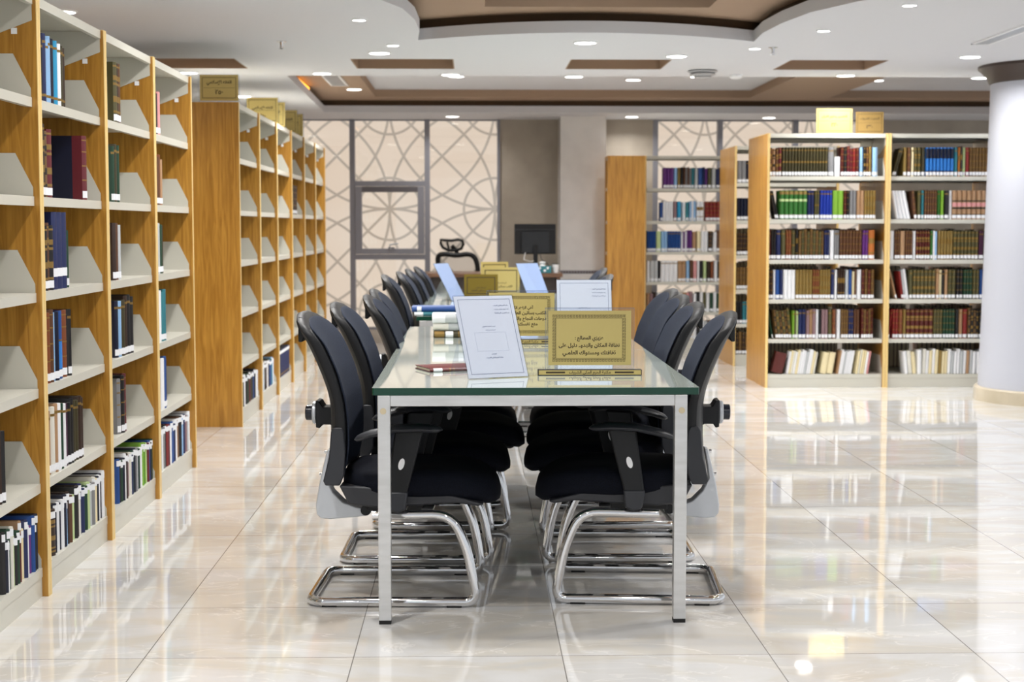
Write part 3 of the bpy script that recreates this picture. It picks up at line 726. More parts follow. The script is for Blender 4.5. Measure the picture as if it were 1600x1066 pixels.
# left runs: distances from the near post
def yl(k): return k
def LB(case, lvl, rows, h, **k):
    y0 = CASES[case][1]
    shelf_books(case, lvl, [(r[0] - y0, r[1] - y0 - .001) + tuple(r[2:]) for r in rows], h, LV_L, **k)
LB('L0', 0, [(4.93, 5.32, 18, 'KNwGWeKGMTynnwpb', '0')], .18, lab='high', dep=.15, hv=.02)
LB('L0', 1, [(4.915, 4.975, 2, 'UK', '0')], .235)
LB('L1', 5, [(5.41, 5.82, 11, 'KUNnllNcwDU', 'j')], .225, lab=None)
LB('L1', 4, [(5.41, 5.62, 4, 'hUhM', 'f'), (6.075, 6.135, 1, 'M', 'x', 0, .245)], .24, dep=.17)
LB('L1', 3, [(5.45, 5.60, 4, 'UKuK', 'f', 0, .235), (5.605, 5.80, 3, 'n', '0', 0, .275), (5.803, 5.825, 1, 'G', '0', 0, .21)], .25, dep=.19, lab='mid')
LB('L1', 2, [(5.50, 5.58, 2, 'iu', 'x'), (5.582, 5.60, 1, 'l', '0'), (5.602, 5.65, 1, 'N', '0'), (5.652, 5.73, 1, 'b', 'H'), (5.733, 5.79, 1, 'i', 'x'), (5.792, 5.82, 1, 'K', 'j')], .245)
LB('L1', 1, [(5.50, 5.98, 13, 'TWTwGwPKKDDUU', 'j')], .235)
LB('L1', 0, [(5.46, 5.56, 2, 'hU', 'f', 0, .17), (5.565, 6.285, 27, 'NwNwNlUuweKUWnnGGeWAaWy', '0')], .18, lab='high', dep=.15, hv=.015)
LB('L2', 5, [(6.60, 6.73, 3, 'OUu', 'f')], .25); LB('L2', 4, [(6.56, 6.66, 3, 'GDG', 'j')], .24); LB('L2', 3, [(6.56, 6.70, 3, 'UuA', '0')], .23)
LB('L2', 2, [(6.58, 6.88, 6, 'NlDUKK', 'j')], .245); LB('L2', 1, [(6.60, 6.73, 3, 'aKM', 'x')], .24)
LB('L2', 0, [(6.56, 7.235, 26, 'bKGNwUUmWnGNawNGwwLgLeM', '0')], .185, lab='high', dep=.15, hv=.012)
LB('L3', 5, [(7.46, 7.545, 2, 'Kk', '0')], .2); LB('L3', 4, [(7.46, 7.61, 3, 'uiT', '0')], .23); LB('L3', 3, [(7.46, 7.60, 3, 'AGU', '0')], .24)
LB('L3', 2, [(7.48, 7.62, 3, 'wtt', '0')], .24); LB('L3', 1, [(7.50, 7.65, 3, 'wbn', '0')], .24)
LB('L3', 0, [(7.46, 8.20, 22, 'AwaKrMwbbnwwTuKlwnMm', '0')], .195, lab='high', dep=.15, hv=.012)
LB('F0', 0, [(10.02, 10.80, 16, 'bNKwwKGKMKDK', '0')], .19, lab='high', dep=.15); LB('F1', 0, [(10.98, 11.74, 15, 'ttlwKwuwKbb', '0')], .19, lab='high', dep=.15)
LB('F2', 0, [(11.95, 12.70, 13, 'n', 'j')], .21, lab='high', dep=.15)
LB('F1', 5, [(11.05, 11.12, 1, 'U', '0')], .26, lab=None, dep=.2); LB('F3', 4, [(13.05, 13.4, 3, 'U', 'x')], .24)

def area(s):
    x, y, rz, _ = CASES[s['case']]
    if rz: Y = y + s['s']; fs = (2450 / Y) * 1.45 / Y * s['t'] * (2450 / Y) / 2450 * Y; fs = 2450 * 1.45 / Y ** 2 * s['t']; return fs * s['h'] * 2450 / Y
    if s['case'] == 'D': Y = 16.1
    elif s['case'] == 'C': return 2
    else: Y = 12.2
    if s['case'] == 'B' and s['s'] > .70: return 0.5
    return s['t'] * s['h'] * (2450 / Y) ** 2
SPECS.sort(key=lambda s: -area(s))
NBIG = 292
def bands_of(s):
    bm = M_banddk if s['c'] in 'gLTshwy' and s['st'] in 'fC' else M_band
    if s['st'] == 'C': return [(.0, .12, M_band if s['c'] == 's' else bm), (.62, .96, bmat('N')), (.12, .2, bmat('n'))] if s['c'] == 's' else [(.12, .18, M_banddk), (.36, .42, M_banddk), (.62, .66, M_banddk), (.44, .58, bmat('k'))]
    if s['st'] == 'H': return [(.15, .55, bmat('s')), (.56, .58, M_band)]
    if s['c'] == 'g' and s['st'] == 'f': return [(.08, .16, bmat('z')), (.62, .7, bmat('e')), (.86, .97, bmat('z'))]
    return [(a, b_, bm) for a, b_ in STYLES.get(s['st'], [])]
def lab_z(s):
    if s['lab'] == 'low': return (.008, .034)
    if s['lab'] == 'mid': return (.045, .075) if s['c'] == 'n' else (.008, .034)
    if s['lab'] == 'high': return (s['h'] - .03, s['h'] - .006)
    return None
def book_matrix(s):
    x, y, rz, _ = CASES[s['case']]
    M = Matrix.Translation((x, y, 0)) @ Matrix.Rotation(rz, 4, 'Z') @ Matrix.Translation((s['s'], s['sb'], s['z'] + .0005))
    if s['lean'] > 0: M = M @ Matrix.Rotation(R(s['lean']), 4, 'Y') @ Matrix.Translation((-s['t'], 0, 0))
    elif s['lean'] < 0: M = M @ Matrix.Rotation(R(s['lean']), 4, 'Y')
    return M
STW = {'x': 'gilt-ribbed', 'v': 'banded', 'f': 'gilt ornate', 'j': 'gold-lined', 'q': 'titled', 'C': 'banded', 'H': 'patterned', '0': 'plain'}
def thick(t): return 'thin ' if t < .02 else ('thick ' if t > .045 else '')
seen = {}
stuff = MB()
DEFER_BOOKS = True
def build_books():
    for i, s in enumerate(SPECS):
        cm = bmat(s['c']); side = bmat('N') if (s['case'] == 'L1' and s['lvl'] == 4 and s['c'] == 'M' and s['h'] > .243) else None
        Mx = book_matrix(s); lz = lab_z(s)
        if i < NBIG:
            b = MB(); book_mb(b, s['t'], s['d'], s['h'], cm, bands_of(s), M_band, side)
            o = b.build('book', smooth=50); o.matrix_world = Mx
            lab = '%s%s %s book, %s from left, %s, %s' % (thick(s['t']), STW[s['st']], PALETTE[s['c']][0], ORD[s['idx'] - 1], LVN[s['lvl']], s['where'])
            if s['lean']: lab = 'leaning ' + lab
            tag(o, lab, 'book', 'books on the %s of the %s' % (LVN[s['lvl']], s['where']))
            q = MB(); pages_mb(q, s['t'], s['d'], s['h']); q.build('page_block', o, 0)
            if lz: q = MB(); label_mb(q, s['t'], s['d'], s['h'], *lz); q.build('spine_label', o, 0)
        else:
            stuff.x = Mx
            book_mb(stuff, s['t'], s['d'], s['h'], cm, bands_of(s), M_band, side); pages_mb(stuff, s['t'], s['d'], s['h'])
            if lz: label_mb(stuff, s['t'], s['d'], s['h'], *lz)
    # rows standing behind, on the far side of the right bookcases
    rnd = random.Random(3)
    for case, levels in (('A', (0, 1, 2, 3)), ('B', (0, 1, 2, 3, 4, 5)), ('C', (0, 1, 2, 3))):
        x, y, rz, _ = CASES[case]
        for lv_ in levels:
            s0 = .03
            while s0 < .88:
                c = rnd.choice('UDOhuKidU'); t = rnd.uniform(.026, .04); hh = rnd.uniform(.225, .245)
                if rnd.random() < .06: s0 += .07
                stuff.x = Matrix.Translation((x + s0 + t, y + DD - .03, LV_R[lv_] + .0005)) @ Matrix.Rotation(math.pi, 4, 'Z')
                book_mb(stuff, t * .95, .16, hh, bmat(c), [(.3, .34, M_band)], M_band); pages_mb(stuff, t * .95, .16, hh); s0 += t
    st = stuff.build('smaller_books', smooth=50)
    tag(st, 'remaining small spines of books filling the distant shelves of the right bookcases', 'books', kind='stuff')

# ------------------------------------------------------------------ tables
def table(y0, lab, seam=True):
    e = empty('reading_table', (0.19, y0, 0), label=lab, cat='table', group='long glass topped reading tables')
    L = 3.03; x0, x1 = -.49, .49; h = .735; hr = .733
    M_glass = MATS.get('table_glass') or mat('table_glass', (194, 204, 196), .04, coat=.6)
    M_gedge = mat('glass_edge_green', (10, 62, 46), .15)
    # glass sheets
    for (a, b_) in (((0, 1.51), (1.513, L)) if seam else ((0, L),)):
        b = MB(); q = rrect(x0 - .017, x1 + .037, a, b_, .006, 2)
        b.prism(q, h + .0214, h + .022, M_glass); b.prism(q, h - .0015, h + .0214, M_gedge)
        b.build('glass_sheet', e, 0, .0015)
    b = MB()
    b.box(x0 + .04, x1 - .04, .002, .038, hr - .035, hr, M_steel); b.box(x0 + .04, x1 - .04, L - .04, L - .004, hr - .035, hr, M_steel)
    b.box(x0 + .002, x0 + .038, .04, L - .04, hr - .035, hr, M_steel); b.box(x1 - .038, x1 - .002, .04, L - .04, hr - .035, hr, M_steel)
    b.build('rail', e, 0, .002)
    for lx in (x0, x1 - .04):
        for ly in (0, L - .04):
            b = MB(); b.box(lx, lx + .04, ly, ly + .04, .012, hr, M_steel)
            l = b.build('leg', e, 0, .002)
            c = MB(); c.box(lx + .001, lx + .039, ly + .001, ly + .039, 0, .012, M_rubber); c.build('foot_cap', l, 0)
            c = MB(); cx = lx + (.018 if lx < 0 else .022); c.lathe([(.010, -.0005), (.010, -.0015)], mat('bolt_cover_beige', (206, 192, 160), .5), 20, (cx, ly, h - .052), 'y'); c.build('bolt_cover', l)
    return e
table(4.92, 'near long reading table with green-edged glass top and square steel legs')
table(8.85, 'far reading table behind the near one, glass top with blue books')
TZ = .7575

# ------------------------------------------------------------------ chairs
def interp(tab, z):
    tab = sorted(tab)
    if z <= tab[0][0]: return tab[0][1]
    for (a, xa), (b, xb) in zip(tab, tab[1:]):
        if z <= b: return xa + (xb - xa) * (z - a) / (b - a)
    return tab[-1][1]
FRONT = [(.985, -.292), (.95, -.262), (.886, -.222), (.83, -.197), (.777, -.174), (.69, -.151), (.625, -.143), (.537, -.142), (.47, -.152), (.411, -.172)]
REAR = [(.99, -.322), (.97, -.318), (.932, -.300), (.867, -.268), (.785, -.232), (.71, -.205), (.663, -.197), (.537, -.197), (.47, -.205), (.411, -.215)]
def chair():
    e = empty('office_chair')
    # shell of the backrest
    def shell(ws, inset, fx0, fx1, m, zlo, zhi, nz=18, ny=10):
        b = MB(); vs = []; 
        for side in (0, 1):
            for i in range(nz + 1):
                z = zlo + (zhi - zlo) * i / nz
                t = (z - .411) / .575
                w = ws * (.90 + .10 * math.sin(min(1, t * 1.3) * math.pi / 2))
                if t > .86: w *= math.sqrt(max(0.0, 1 - ((t - .86) / .17) ** 2 * .55))
                if t < .12: w *= .86 + .14 * (t / .12)
                for j in range(ny + 1):
                    u = -1 + 2 * j / ny
                    crown = -.035 * (abs(u) ** 2.5) * max(0, (t - .80) / .2)   # rounded top
                    bowx = .022 * (u * u - 1)
                    x = fx0(z) + bowx if side == 0 else fx1(z) + bowx + .008 * (abs(u) ** 4)
                    vs.append((x, u * w, z + crown))
        N = (nz + 1) * (ny + 1); fs = []
        q = lambda s, i, j: s * N + i * (ny + 1) + j
        for i in range(nz):
            for j in range(ny):
                fs.append((q(0, i, j), q(0, i, j + 1), q(0, i + 1, j + 1), q(0, i + 1, j)))
                fs.append((q(1, i, j), q(1, i + 1, j), q(1, i + 1, j + 1), q(1, i, j + 1)))
        for i in range(nz):
            fs.append((q(0, i, 0), q(0, i + 1, 0), q(1, i + 1, 0), q(1, i, 0))); fs.append((q(0, i, ny), q(1, i, ny), q(1, i + 1, ny), q(0, i + 1, ny)))
        for j in range(ny):
            fs.append((q(0, 0, j), q(1, 0, j), q(1, 0, j + 1), q(0, 0, j + 1))); fs.append((q(0, nz, j), q(0, nz, j + 1), q(1, nz, j + 1), q(1, nz, j)))
        b.add(vs, fs, m); return b
    F = lambda z: interp(FRONT, z); Rr = lambda z: interp(REAR, z)
    back = shell(.243, 0, F, Rr, M_black, .411, .975).build('backrest', e, 60, sub=1)
    shell(.226, 0, lambda z: F(z) + .006, lambda z: F(z) - .01, M_mesh, .425, .957).build('mesh_panel', back, 60, sub=1)
    # hooked lip along the rear of the top
    b = MB(); pts = [(-.325, .975), (-.315, .99), (-.295, .985), (-.285, .955), (-.292, .93), (-.305, .905), (-.318, .905), (-.318, .95)]
    b.prism([(p[0] + .002, p[1] - .028) for p in pts], -.15, .15, M_black, 'y'); b.build('top_lip', back, 60, .004)
    # lumbar bracket and knob on the rear
    b = MB()
    pts = [(-.17, .655), (-.205, .662), (-.222, .645), (-.25, .645), (-.262, .665), (-.275, .668), (-.275, .575), (-.262, .572), (-.255, .585), (-.225, .585), (-.208, .575), (-.17, .55)]
    b.prism(pts, -.045, .045, M_black, 'y'); br = b.build('lumbar_bracket', e, 40, .003)
    k = MB(); k.lathe([(.036, -.276), (.040, -.279), (.040, -.287), (.034, -.291)], M_silver, 28, (0, 0, .622), 'x'); k.build('knob_ring', br)
    k = MB(); k.lathe([(.027, -.289), (.027, -.312), (.023, -.315)], mat('knob_black', (22, 26, 40), .2), 28, (0, 0, .622), 'x'); k.build('knob', br)
    # lower side wings of the shell
    for sy in (-1, 1):
        b = MB(); pts = [(-.155, .44), (-.15, .52), (-.155, .585), (-.163, .60), (-.19, .60), (-.198, .585), (-.205, .50), (-.225, .42), (-.218, .405), (-.17, .405)]
        b.prism(pts, sy * .225 - .009, sy * .225 + .009, M_grey, 'y'); b.build('back_wing', e, 40, .004)
    # silver J bracket joining back and seat
    out = [(-.238, .497), (-.252, .44), (-.268, .37), (-.279, .30), (-.276, .272), (-.262, .258), (-.23, .255), (-.15, .262), (-.098, .268), (-.085, .282), (-.092, .292), (-.14, .298), (-.185, .315), (-.22, .35), (-.242, .395), (-.236, .44), (-.226, .497)]
    b = MB(); b.prism(out, -.035, .035, M_silver, 'y'); jb = b.build('back_bracket', e, 40, .004)
    b = MB(); b.tube([(-.105, -.045, .288), (-.105, .045, .288)], .018, M_black, 16); b.build('pivot', jb)
    b = MB()
    for z in (.485, .405): b.lathe([(.006, -.248 - (.497 - z) * .22), (.006, -.24 - (.497 - z) * .22)], M_chrome, 10, (-.002, 0, z), 'x')
    b.build('screw', jb)
    # seat cushion: superellipse plan with a front waterfall
    def cushion(x0, x1, hw, top, bot, m, name):
        b = MB(); n = 36; rings = []
        cx, hx = (x0 + x1) / 2, (x1 - x0) / 2
        def zt(x, base): 
            t = (x - x0) / (x1 - x0)
            return base - .055 * max(0, (t - .62) / .38) ** 2 + (-.006 * math.sin(t * math.pi))
        levels = [(.0, bot), (.80, bot), (.93, bot + .006), (1.0, bot + .028), (1.0, bot + .045), (.97, top - .015), (.90, top - .003), (.6, top), (.3, top - .004), (0, top - .006)]
        vs = []; 
        for sc, z in levels:
            for k_ in range(n):
                a = 2 * math.pi * k_ / n; ca, sa = math.cos(a), math.sin(a)
                ex = math.copysign(abs(ca) ** .62, ca) * hx * sc; ey = math.copysign(abs(sa) ** .62, sa) * hw * sc
                vs.append((cx + ex, ey, zt(cx + ex, z)))
        L_ = len(levels); fs = [(i * n + k_, i * n + (k_ + 1) % n, (i + 1) * n + (k_ + 1) % n, (i + 1) * n + k_) for i in range(L_ - 1) for k_ in range(n)]
        b.add(vs, fs, m); return b.build(name, e, 60)
    cushion(-.178, .36, .25, .455, .365, M_seat, 'seat')
    b = MB(); pts = [(-.172, .405), (-.14, .342), (-.05, .332), (.10, .340), (.22, .348), (.29, .338), (.31, .345), (.16, .385), (.0, .398)]
    b.prism(pts, -.235, .235, mat('dark_grey_plastic', (44, 45, 50), .5), 'y'); b.build('seat_pan', e, 40, .008)
    b = MB(); b.box(.06, .155, -.12, .12, .318, .345, M_black); b.box(-.10, .10, -.07, .07, .29, .338, M_black); b.build('mechanism', e, 0, .006)
    # arms
    for sy in (-1, 1):
        path = [(-.115, sy * .275, .566), (-.06, sy * .277, .585), (.02, sy * .279, .603), (.10, sy * .277, .606), (.175, sy * .268, .598)]
        b = MB(); n = 12; vs = []; m_ = len(path)
        fin = []
        for i in range(25):
            t = i / 24 * (m_ - 1); k_ = min(int(t), m_ - 2); u = t - k_
            fin.append(tuple(path[k_][q] * (1 - u) + path[k_ + 1][q] * u for q in range(3)))
        for i, p in enumerate(fin):
            t = i / 24; s_ = math.sqrt(max(.02, 1 - (2 * t - 1) ** 8)); w = (.026 + .014 * math.sin(t * math.pi * .8)) * s_; hgt = .014 * s_
            for k_ in range(n):
                a = 2 * math.pi * k_ / n; vs.append((p[0], p[1] + w * math.cos(a), p[2] + hgt * math.sin(a)))
        fs = [(i * n + k_, i * n + (k_ + 1) % n, (i + 1) * n + (k_ + 1) % n, (i + 1) * n + k_) for i in range(24) for k_ in range(n)] + [tuple(range(n)), tuple(24 * n + k_ for k_ in range(n))]
        b.add(vs, fs, M_grey); arm = b.build('armrest', e, 60)
        b = MB(); pts = [(.018, .592), (.112, .596), (.058, .388), (.052, .345), (-.005, .34), (-.01, .388)]
        b.prism(pts, sy * .262 - .016, sy * .262 + .016, M_black, 'y'); post = b.build('arm_post', arm, 40, .006)
        b = MB(); pts = [(-.013, .392), (.060, .392), (.054, .335), (.03, .322), (-.002, .33)]
        b.prism(pts, sy * .262 - .02, sy * .262 + .02, M_grey, 'y'); b.box(-.0, .05, min(sy * .262, sy * .10), max(sy * .262, sy * .10), .322, .334, M_black); b.build('arm_collar', arm, 40, .006)
        b = MB(); pts = [(.040 + .010 * math.cos(a_ * math.pi / 12) + .004 * math.sin(a_ * math.pi / 12), .485 + .019 * math.sin(a_ * math.pi / 12)) for a_ in range(24)]
        b.prism(pts, sy * .2785 if sy > 0 else -.2795, sy * .2795 if sy > 0 else -.2785, M_white, 'y'); b.build('oval_sticker', post, 0)
    # cantilever tube base
    r = .0165; hy = .243
    path = [(-.06, -hy, .308), (.205, -hy, .312), (.255, -hy, .19), (.272, -hy, .10), (.285, -hy, .018), (-.272, -hy, .0165), (-.272, hy, .0165), (.285, hy, .018), (.272, hy, .10), (.255, hy, .19), (.205, hy, .312), (-.06, hy, .308)]
    b = MB(); b.tube(fillet(path, [.085, .04, .04, .08, .055, .055, .08, .04, .04, .085], 6), r, M_chrome, 14); base = b.build('tube_base', e, 60)
    b = MB(); b.box(.0, .05, -hy, hy, .317, .326, M_steel); b.box(.10, .14, -hy, hy, .317, .326, M_steel); b.build('cross_bar', base, 0, .002)
    for sy in (-1, 1):
        for fx in (.215, -.2):
            b = MB(); b.box(fx - .03, fx + .02, sy * hy - .012, sy * hy + .012, 0, .012, M_rubber); b.build('foot_glide', base, 0, .002)
    return e
ch0 = chair()
CH = [(-.262, 5.395, -2.5, 'black chair nearest the camera on left side of the near table'),
      (-.213, 6.06, -1, 'second black chair on left side of the near table'),
      (-.135, 6.73, 0, 'third black chair on the left of the near table, its back lower'),
      (-.15, 7.37, 0, 'fourth black chair on the left of the near table, farthest there'),
      (-.225, 9.60, 0, 'first black chair on left side of the far table'),
      (-.165, 10.25, 0, 'second black chair on left side of the far table'),
      (-.135, 10.90, 0, 'third black chair on left side of the far table'),
      (-.10, 11.55, 0, 'last black chair on left side of the far table'),
      (.578, 5.41, 176, 'black chair nearest the camera on right side of the near table'),
      (.560, 6.07, 179, 'second black chair on right side of the near table'),
      (.592, 6.72, 180, 'third black chair on the right of the near table'),
      (.63, 7.37, 180, 'fourth black chair on the right of the near table, farthest there'),
      (.53, 9.62, 180, 'nearer of two chair backs on right side of the far table'),
      (.62, 11.1, 180, 'farther of two chair backs on right side of the far table')]
for i, (x, y, a, lab) in enumerate(CH):
    o = ch0 if i == 0 else copy_tree(ch0)
    o.location = (x, y, 0); o.rotation_euler = (0, 0, R(a)); tag(o, lab, 'chair', 'black mesh-back chairs around the reading tables')

# ------------------------------------------------------------------ signs on the tables
def key_border(mb, x0, x1, z0, z1, w, y, m):
    st = w * .95
    def key(cx, cz, hor):
        u = w / 7
        segs = [(-3, 3, 2, 3), (-3, -2, -3, 3), (-3, 1.6, -3, -2), (.6, 1.6, -3, .8), (-1, 1.6, 0, .8)]
        for a, b_, c, d in segs:
            if hor: mb.box(cx + a * u, cx + b_ * u, y - .0004, y, cz + c * u, cz + d * u, m)
            else: mb.box(cx + c * u, cx + d * u, y - .0004, y, cz + a * u, cz + b_ * u, m)
    n = int((x1 - x0) / st); s = (x1 - x0) / n
    for i in range(n):
        key(x0 + s * (i + .5), z0 + w / 2, True); key(x0 + s * (i + .5), z1 - w / 2, True)
    n = int((z1 - z0 - 2 * w) / st); s = (z1 - z0 - 2 * w) / n
    for i in range(n):
        key(x0 + w / 2, z0 + w + s * (i + .5), False); key(x1 - w / 2, z0 + w + s * (i + .5), False)
def ring(mb, x0, x1, z0, z1, t, y, m):
    mb.box(x0, x1, y - .0004, y, z0, z0 + t, m); mb.box(x0, x1, y - .0004, y, z1 - t, z1, m)
    mb.box(x0, x0 + t, y - .0004, y, z0 + t, z1 - t, m); mb.box(x1 - t, x1, y - .0004, y, z0 + t, z1 - t, m)

def gold_sign(x, y, rz, lines, lab, w=.283, h=.186, gold=M_gold):
    e = empty('desk_sign', (x, y, TZ), R(rz), lab, 'sign', 'gold notices in clear stands on the reading tables')
    b = MB(); b.box(-w / 2 - .036, w / 2 + .036, -.018, .018, 0, .019, M_rubber); st = b.build('stand', e, 0, .0015)
    b = MB(); b.box(-w / 2 - .033, w / 2 + .033, -.0188, -.018, .002, .0175, M_gold); b.build('stand_plate', st, 0)
    b = MB(); put_text(b, arabic('مكتبة الحرم المكي الشريف'), w * .5, 0, -.0192, .0065, M_ink)
    for s_ in (-1, 1): b.box(min(s_ * w * .3, s_ * w * .53), max(s_ * w * .3, s_ * w * .53), -.0192, -.0188, .007, .013, M_ink)
    b.build('stand_lettering', st, 0)
    b = MB(); b.box(-w / 2 - .011, w / 2 + .011, -.004, .004, .019, h + .044, M_acry); b.box(-w / 2 - .011, w / 2 + .011, -.0042, -.004, h + .0428, h + .044, M_blue); b.box(-w / 2 - .011, -w / 2 - .0102, -.0042, -.004, .019, h + .044, M_blue); b.box(w / 2 + .0102, w / 2 + .011, -.0042, -.004, .019, h + .044, M_blue); ac = b.build('acrylic_sheet', e, 0)
    b = MB(); b.box(-w / 2, w / 2, -.0052, -.0042, .034, .034 + h, gold); pl = b.build('gold_plate', e, 0)
    b = MB(); z0 = .034
    x0, x1, za, zb = -w / 2 + .014, w / 2 - .018, z0 + .011, z0 + h - .013
    key_border(b, x0, x1, za, zb, .0105, -.0052, M_ink); ring(b, x0 + .0115, x1 - .0115, za + .0115, zb - .0115, .0012, -.0052, M_ink)
    b.build('border_pattern', pl, 0)
    b = MB()
    for s, wd, zz in lines: put_text(b, arabic(s), wd, -.002, -.0057, z0 + zz, M_ink)
    b.build('lettering', pl, 0)
    return e
gold_sign(.400, 5.335, 0, [('عزيزي المطالع :', .098, .088), ('نظافة المكان والهدوء دليل على', .208, .0625), ('ثقافتك ومستواك العلمـي', .182, .037)],
          'front gold notice with three lines in clear stand, facing camera')
gold_sign(.213, 6.77, 0, [('أخي الزائر الكريم', .105, .118), ('الكتب بساتين العلماء والأدباء', .215, .094), ('دوحات النجاح والمكتبة سبيل', .215, .070), ('متع نفسك بزيارتها', .14, .046)],
          'second gold notice with four lines, partly behind the white card')

def card(x, y, rz, lean, lab, w=.218, h=.30, m=M_white, text=True, grp='white information cards leaning on the tables'):
    e = empty('information_card', (x, y, TZ), R(rz), lab, 'sign', grp)
    Mx = Matrix.Rotation(R(-lean), 4, 'X')
    b = MB(); b.x = Mx; b.box(-w / 2, w / 2, -.001, .001, .003, h, m); cd_ = b.build('card', e, 0)
    b = MB(); b.x = Mx; b.box(-w / 2 - .003, w / 2 + .003, -.0035, -.0015, .001, h + .003, M_acry); b.box(-w / 2 - .003, w / 2 + .003, .0015, .0035, .001, h + .003, M_acry); b.build('acrylic_cover', e, 0)
    # prop foot behind
    yb = h * .55 * math.sin(R(lean)); zb = h * .55 * math.cos(R(lean))
    b = MB(); b.add([(-w / 2, yb + .006, zb), (w / 2, yb + .006, zb), (w / 2, yb + .09, .001), (-w / 2, yb + .09, .001), (-w / 2, yb + .009, zb), (w / 2, yb + .009, zb), (w / 2, yb + .093, .001), (-w / 2, yb + .093, .001)],
                    [(0, 1, 2, 3), (7, 6, 5, 4), (0, 4, 5, 1), (2, 6, 7, 3), (0, 3, 7, 4), (1, 5, 6, 2)], M_acry); b.build('prop', e, 0)
    if text:
        b = MB(); b.x = Mx; ring(b, -w / 2 + .012, w / 2 - .012, .016, h - .012, .0012, -.001, M_blue)
        g = M_blue
        for i, s in enumerate(('مكتبة الحرم المكي الشريف', 'إدارة شؤون المكتبات بالرئاسة', 'خدمة الفهرس الآلي للمكتبة'.replace('آ', 'ا'))): put_text(b, arabic(s), .055, w / 2 - .05, -.0016, h - .038 - i * .014, g)
        put_text(b, arabic('فهرس المكتبة الالكتروني'), .048, 0, -.0016, h * .62, g); put_text(b, arabic('امسح الرمز من فضلك'), .036, 0.004, -.0016, h * .62 - .013, g)
        put_text(b, arabic('للتواصل'), .018, 0.0, -.0016, h * .285, g); put_text(b, arabic('مكتبة الحرم المكي الشريف'), .062, 0.0, -.0016, h * .285 - .013, g)
        ring(b, -.058, .058, h * .30 + .008, h * .62 - .02, .0005, -.001, mat('faint_grey', (206, 212, 224), .5))
        b.build('print', cd_, 0)
    return e
card(.088, 5.225, 24, 26, 'white portrait card leaning in clear stand, front left of the gold notice')
card(.447, 6.18, 3, 12, 'white card standing behind the front gold notice, right side')
card(.46, 10.55, 42, 28, 'shade-tinted bluish card leaning on far table, between monitor and gold notices', w=.2, h=.29, m=M_shadecard, text=False)
card(-.09, 10.75, 62, 30, 'shade-tinted bluish card leaning at left on far table, before office chair', w=.2, h=.29, m=M_shadecard, text=False)
def far_gold(x, y, w, h, m, lab):
    e = empty('desk_sign', (x, y, TZ), 0, lab, 'sign', 'gold notices in clear stands on the far table')
    b = MB(); b.box(-w / 2 - .02, w / 2 + .02, -.018, .018, 0, .018, M_rubber); b.build('stand', e, 0, .0015)
    b = MB(); b.box(-w / 2, w / 2, -.003, .003, .018, .018 + h, m); pl = b.build('gold_plate', e, 0)
    b = MB(); ring(b, -w / 2 + .018, w / 2 - .018, .036, h, .006, -.003, M_ink)
    put_text(b, arabic('أخي الزائر الكريم'), w * .3, 0, -.0036, h * .5, M_ink); put_text(b, arabic('الكتب بساتين العلماء'), w * .6, 0, -.0036, h * .36, M_ink); b.build('lettering', pl, 0)
far_gold(.06, 10.95, .235, .155, M_golddk, 'dark gold notice at left on far table')
far_gold(.205, 11.3, .27, .195, M_gold, 'bright gold notice on far table beside the shade-tinted card')
far_gold(.165, 11.72, .205, .225, M_gold, 'rearmost gold notice on far table, only its top showing')

def table_book(x, y, z, rz, L, wd, t, cm, lab, bands=(), label=None, grp='books lying on the reading tables'):
    """A book lying flat, spine along local X facing the camera."""
    Mx = Matrix.Translation((x, y, z)) @ Matrix.Rotation(R(rz), 4, 'Z') @ Matrix.Rotation(R(-90), 4, 'Y') @ Matrix.Scale(-1, 4, (0, 0, 1))
    Mx = Matrix.Translation((x, y, z)) @ Matrix.Rotation(R(rz), 4, 'Z') @ Matrix(((0, 0, 1, 0), (0, 1, 0, 0), (1, 0, 0, 0), (0, 0, 0, 1)))
    b = MB(); b.x = Matrix(((0, 0, 1, 0), (0, 1, 0, 0), (1, 0, 0, 0), (0, 0, 0, 1)))
    book_mb(b, t, wd, L, cm, bands, M_band); o = b.build('book', smooth=50)
    o.location = (x, y, z); o.rotation_euler = (0, 0, R(rz))
    q = MB(); q.x = b.x; pages_mb(q, t, wd, L); q.build('page_block', o, 0)
    if label: q = MB(); q.x = b.x; label_mb(q, t, wd, L, *label); q.build('spine_label', o, 0)
    tag(o, lab, 'book', grp); return o
table_book(-.147, 5.44, TZ, 20, .24, .17, .013, mat('dark_red_cover', (96, 34, 34), .35), 'slim dark red book lying flat at left front of near table', [(.3, .31, M_band), (.36, .37, M_band), (.62, .63, M_band)], (.012, .045))
table_book(-.178, 7.14, TZ, 2, .245, .17, .030, bmat('D'), 'dark green and gold book at bottom of stack on near table', [(.02, .2, M_band), (.46, .5, M_band), (.58, .75, bmat('O'))], (.055, .09))
table_book(-.18, 7.15, TZ + .0305, 1, .235, .165, .037, bmat('W'), 'off-white book in middle of stack on near table', [(.3, .5, bmat('A')), (.6, .61, M_blue)])
table_book(-.184, 7.14, TZ + .068, 0, .24, .165, .040, bmat('w'), 'white book on top of stack on near table', [(.25, .5, bmat('A')), (.6, .61, M_blue)])
table_book(-.33, 8.90, TZ, 1, .26, .18, .021, bmat('t'), 'teal book under the blue one at front of far table', [(.0, .01, M_band)], (.0, .05))
table_book(-.345, 8.91, TZ + .0215, 0, .27, .19, .030, bmat('b'), 'blue book lying on the teal one at front of far table', (), (.03, .055))

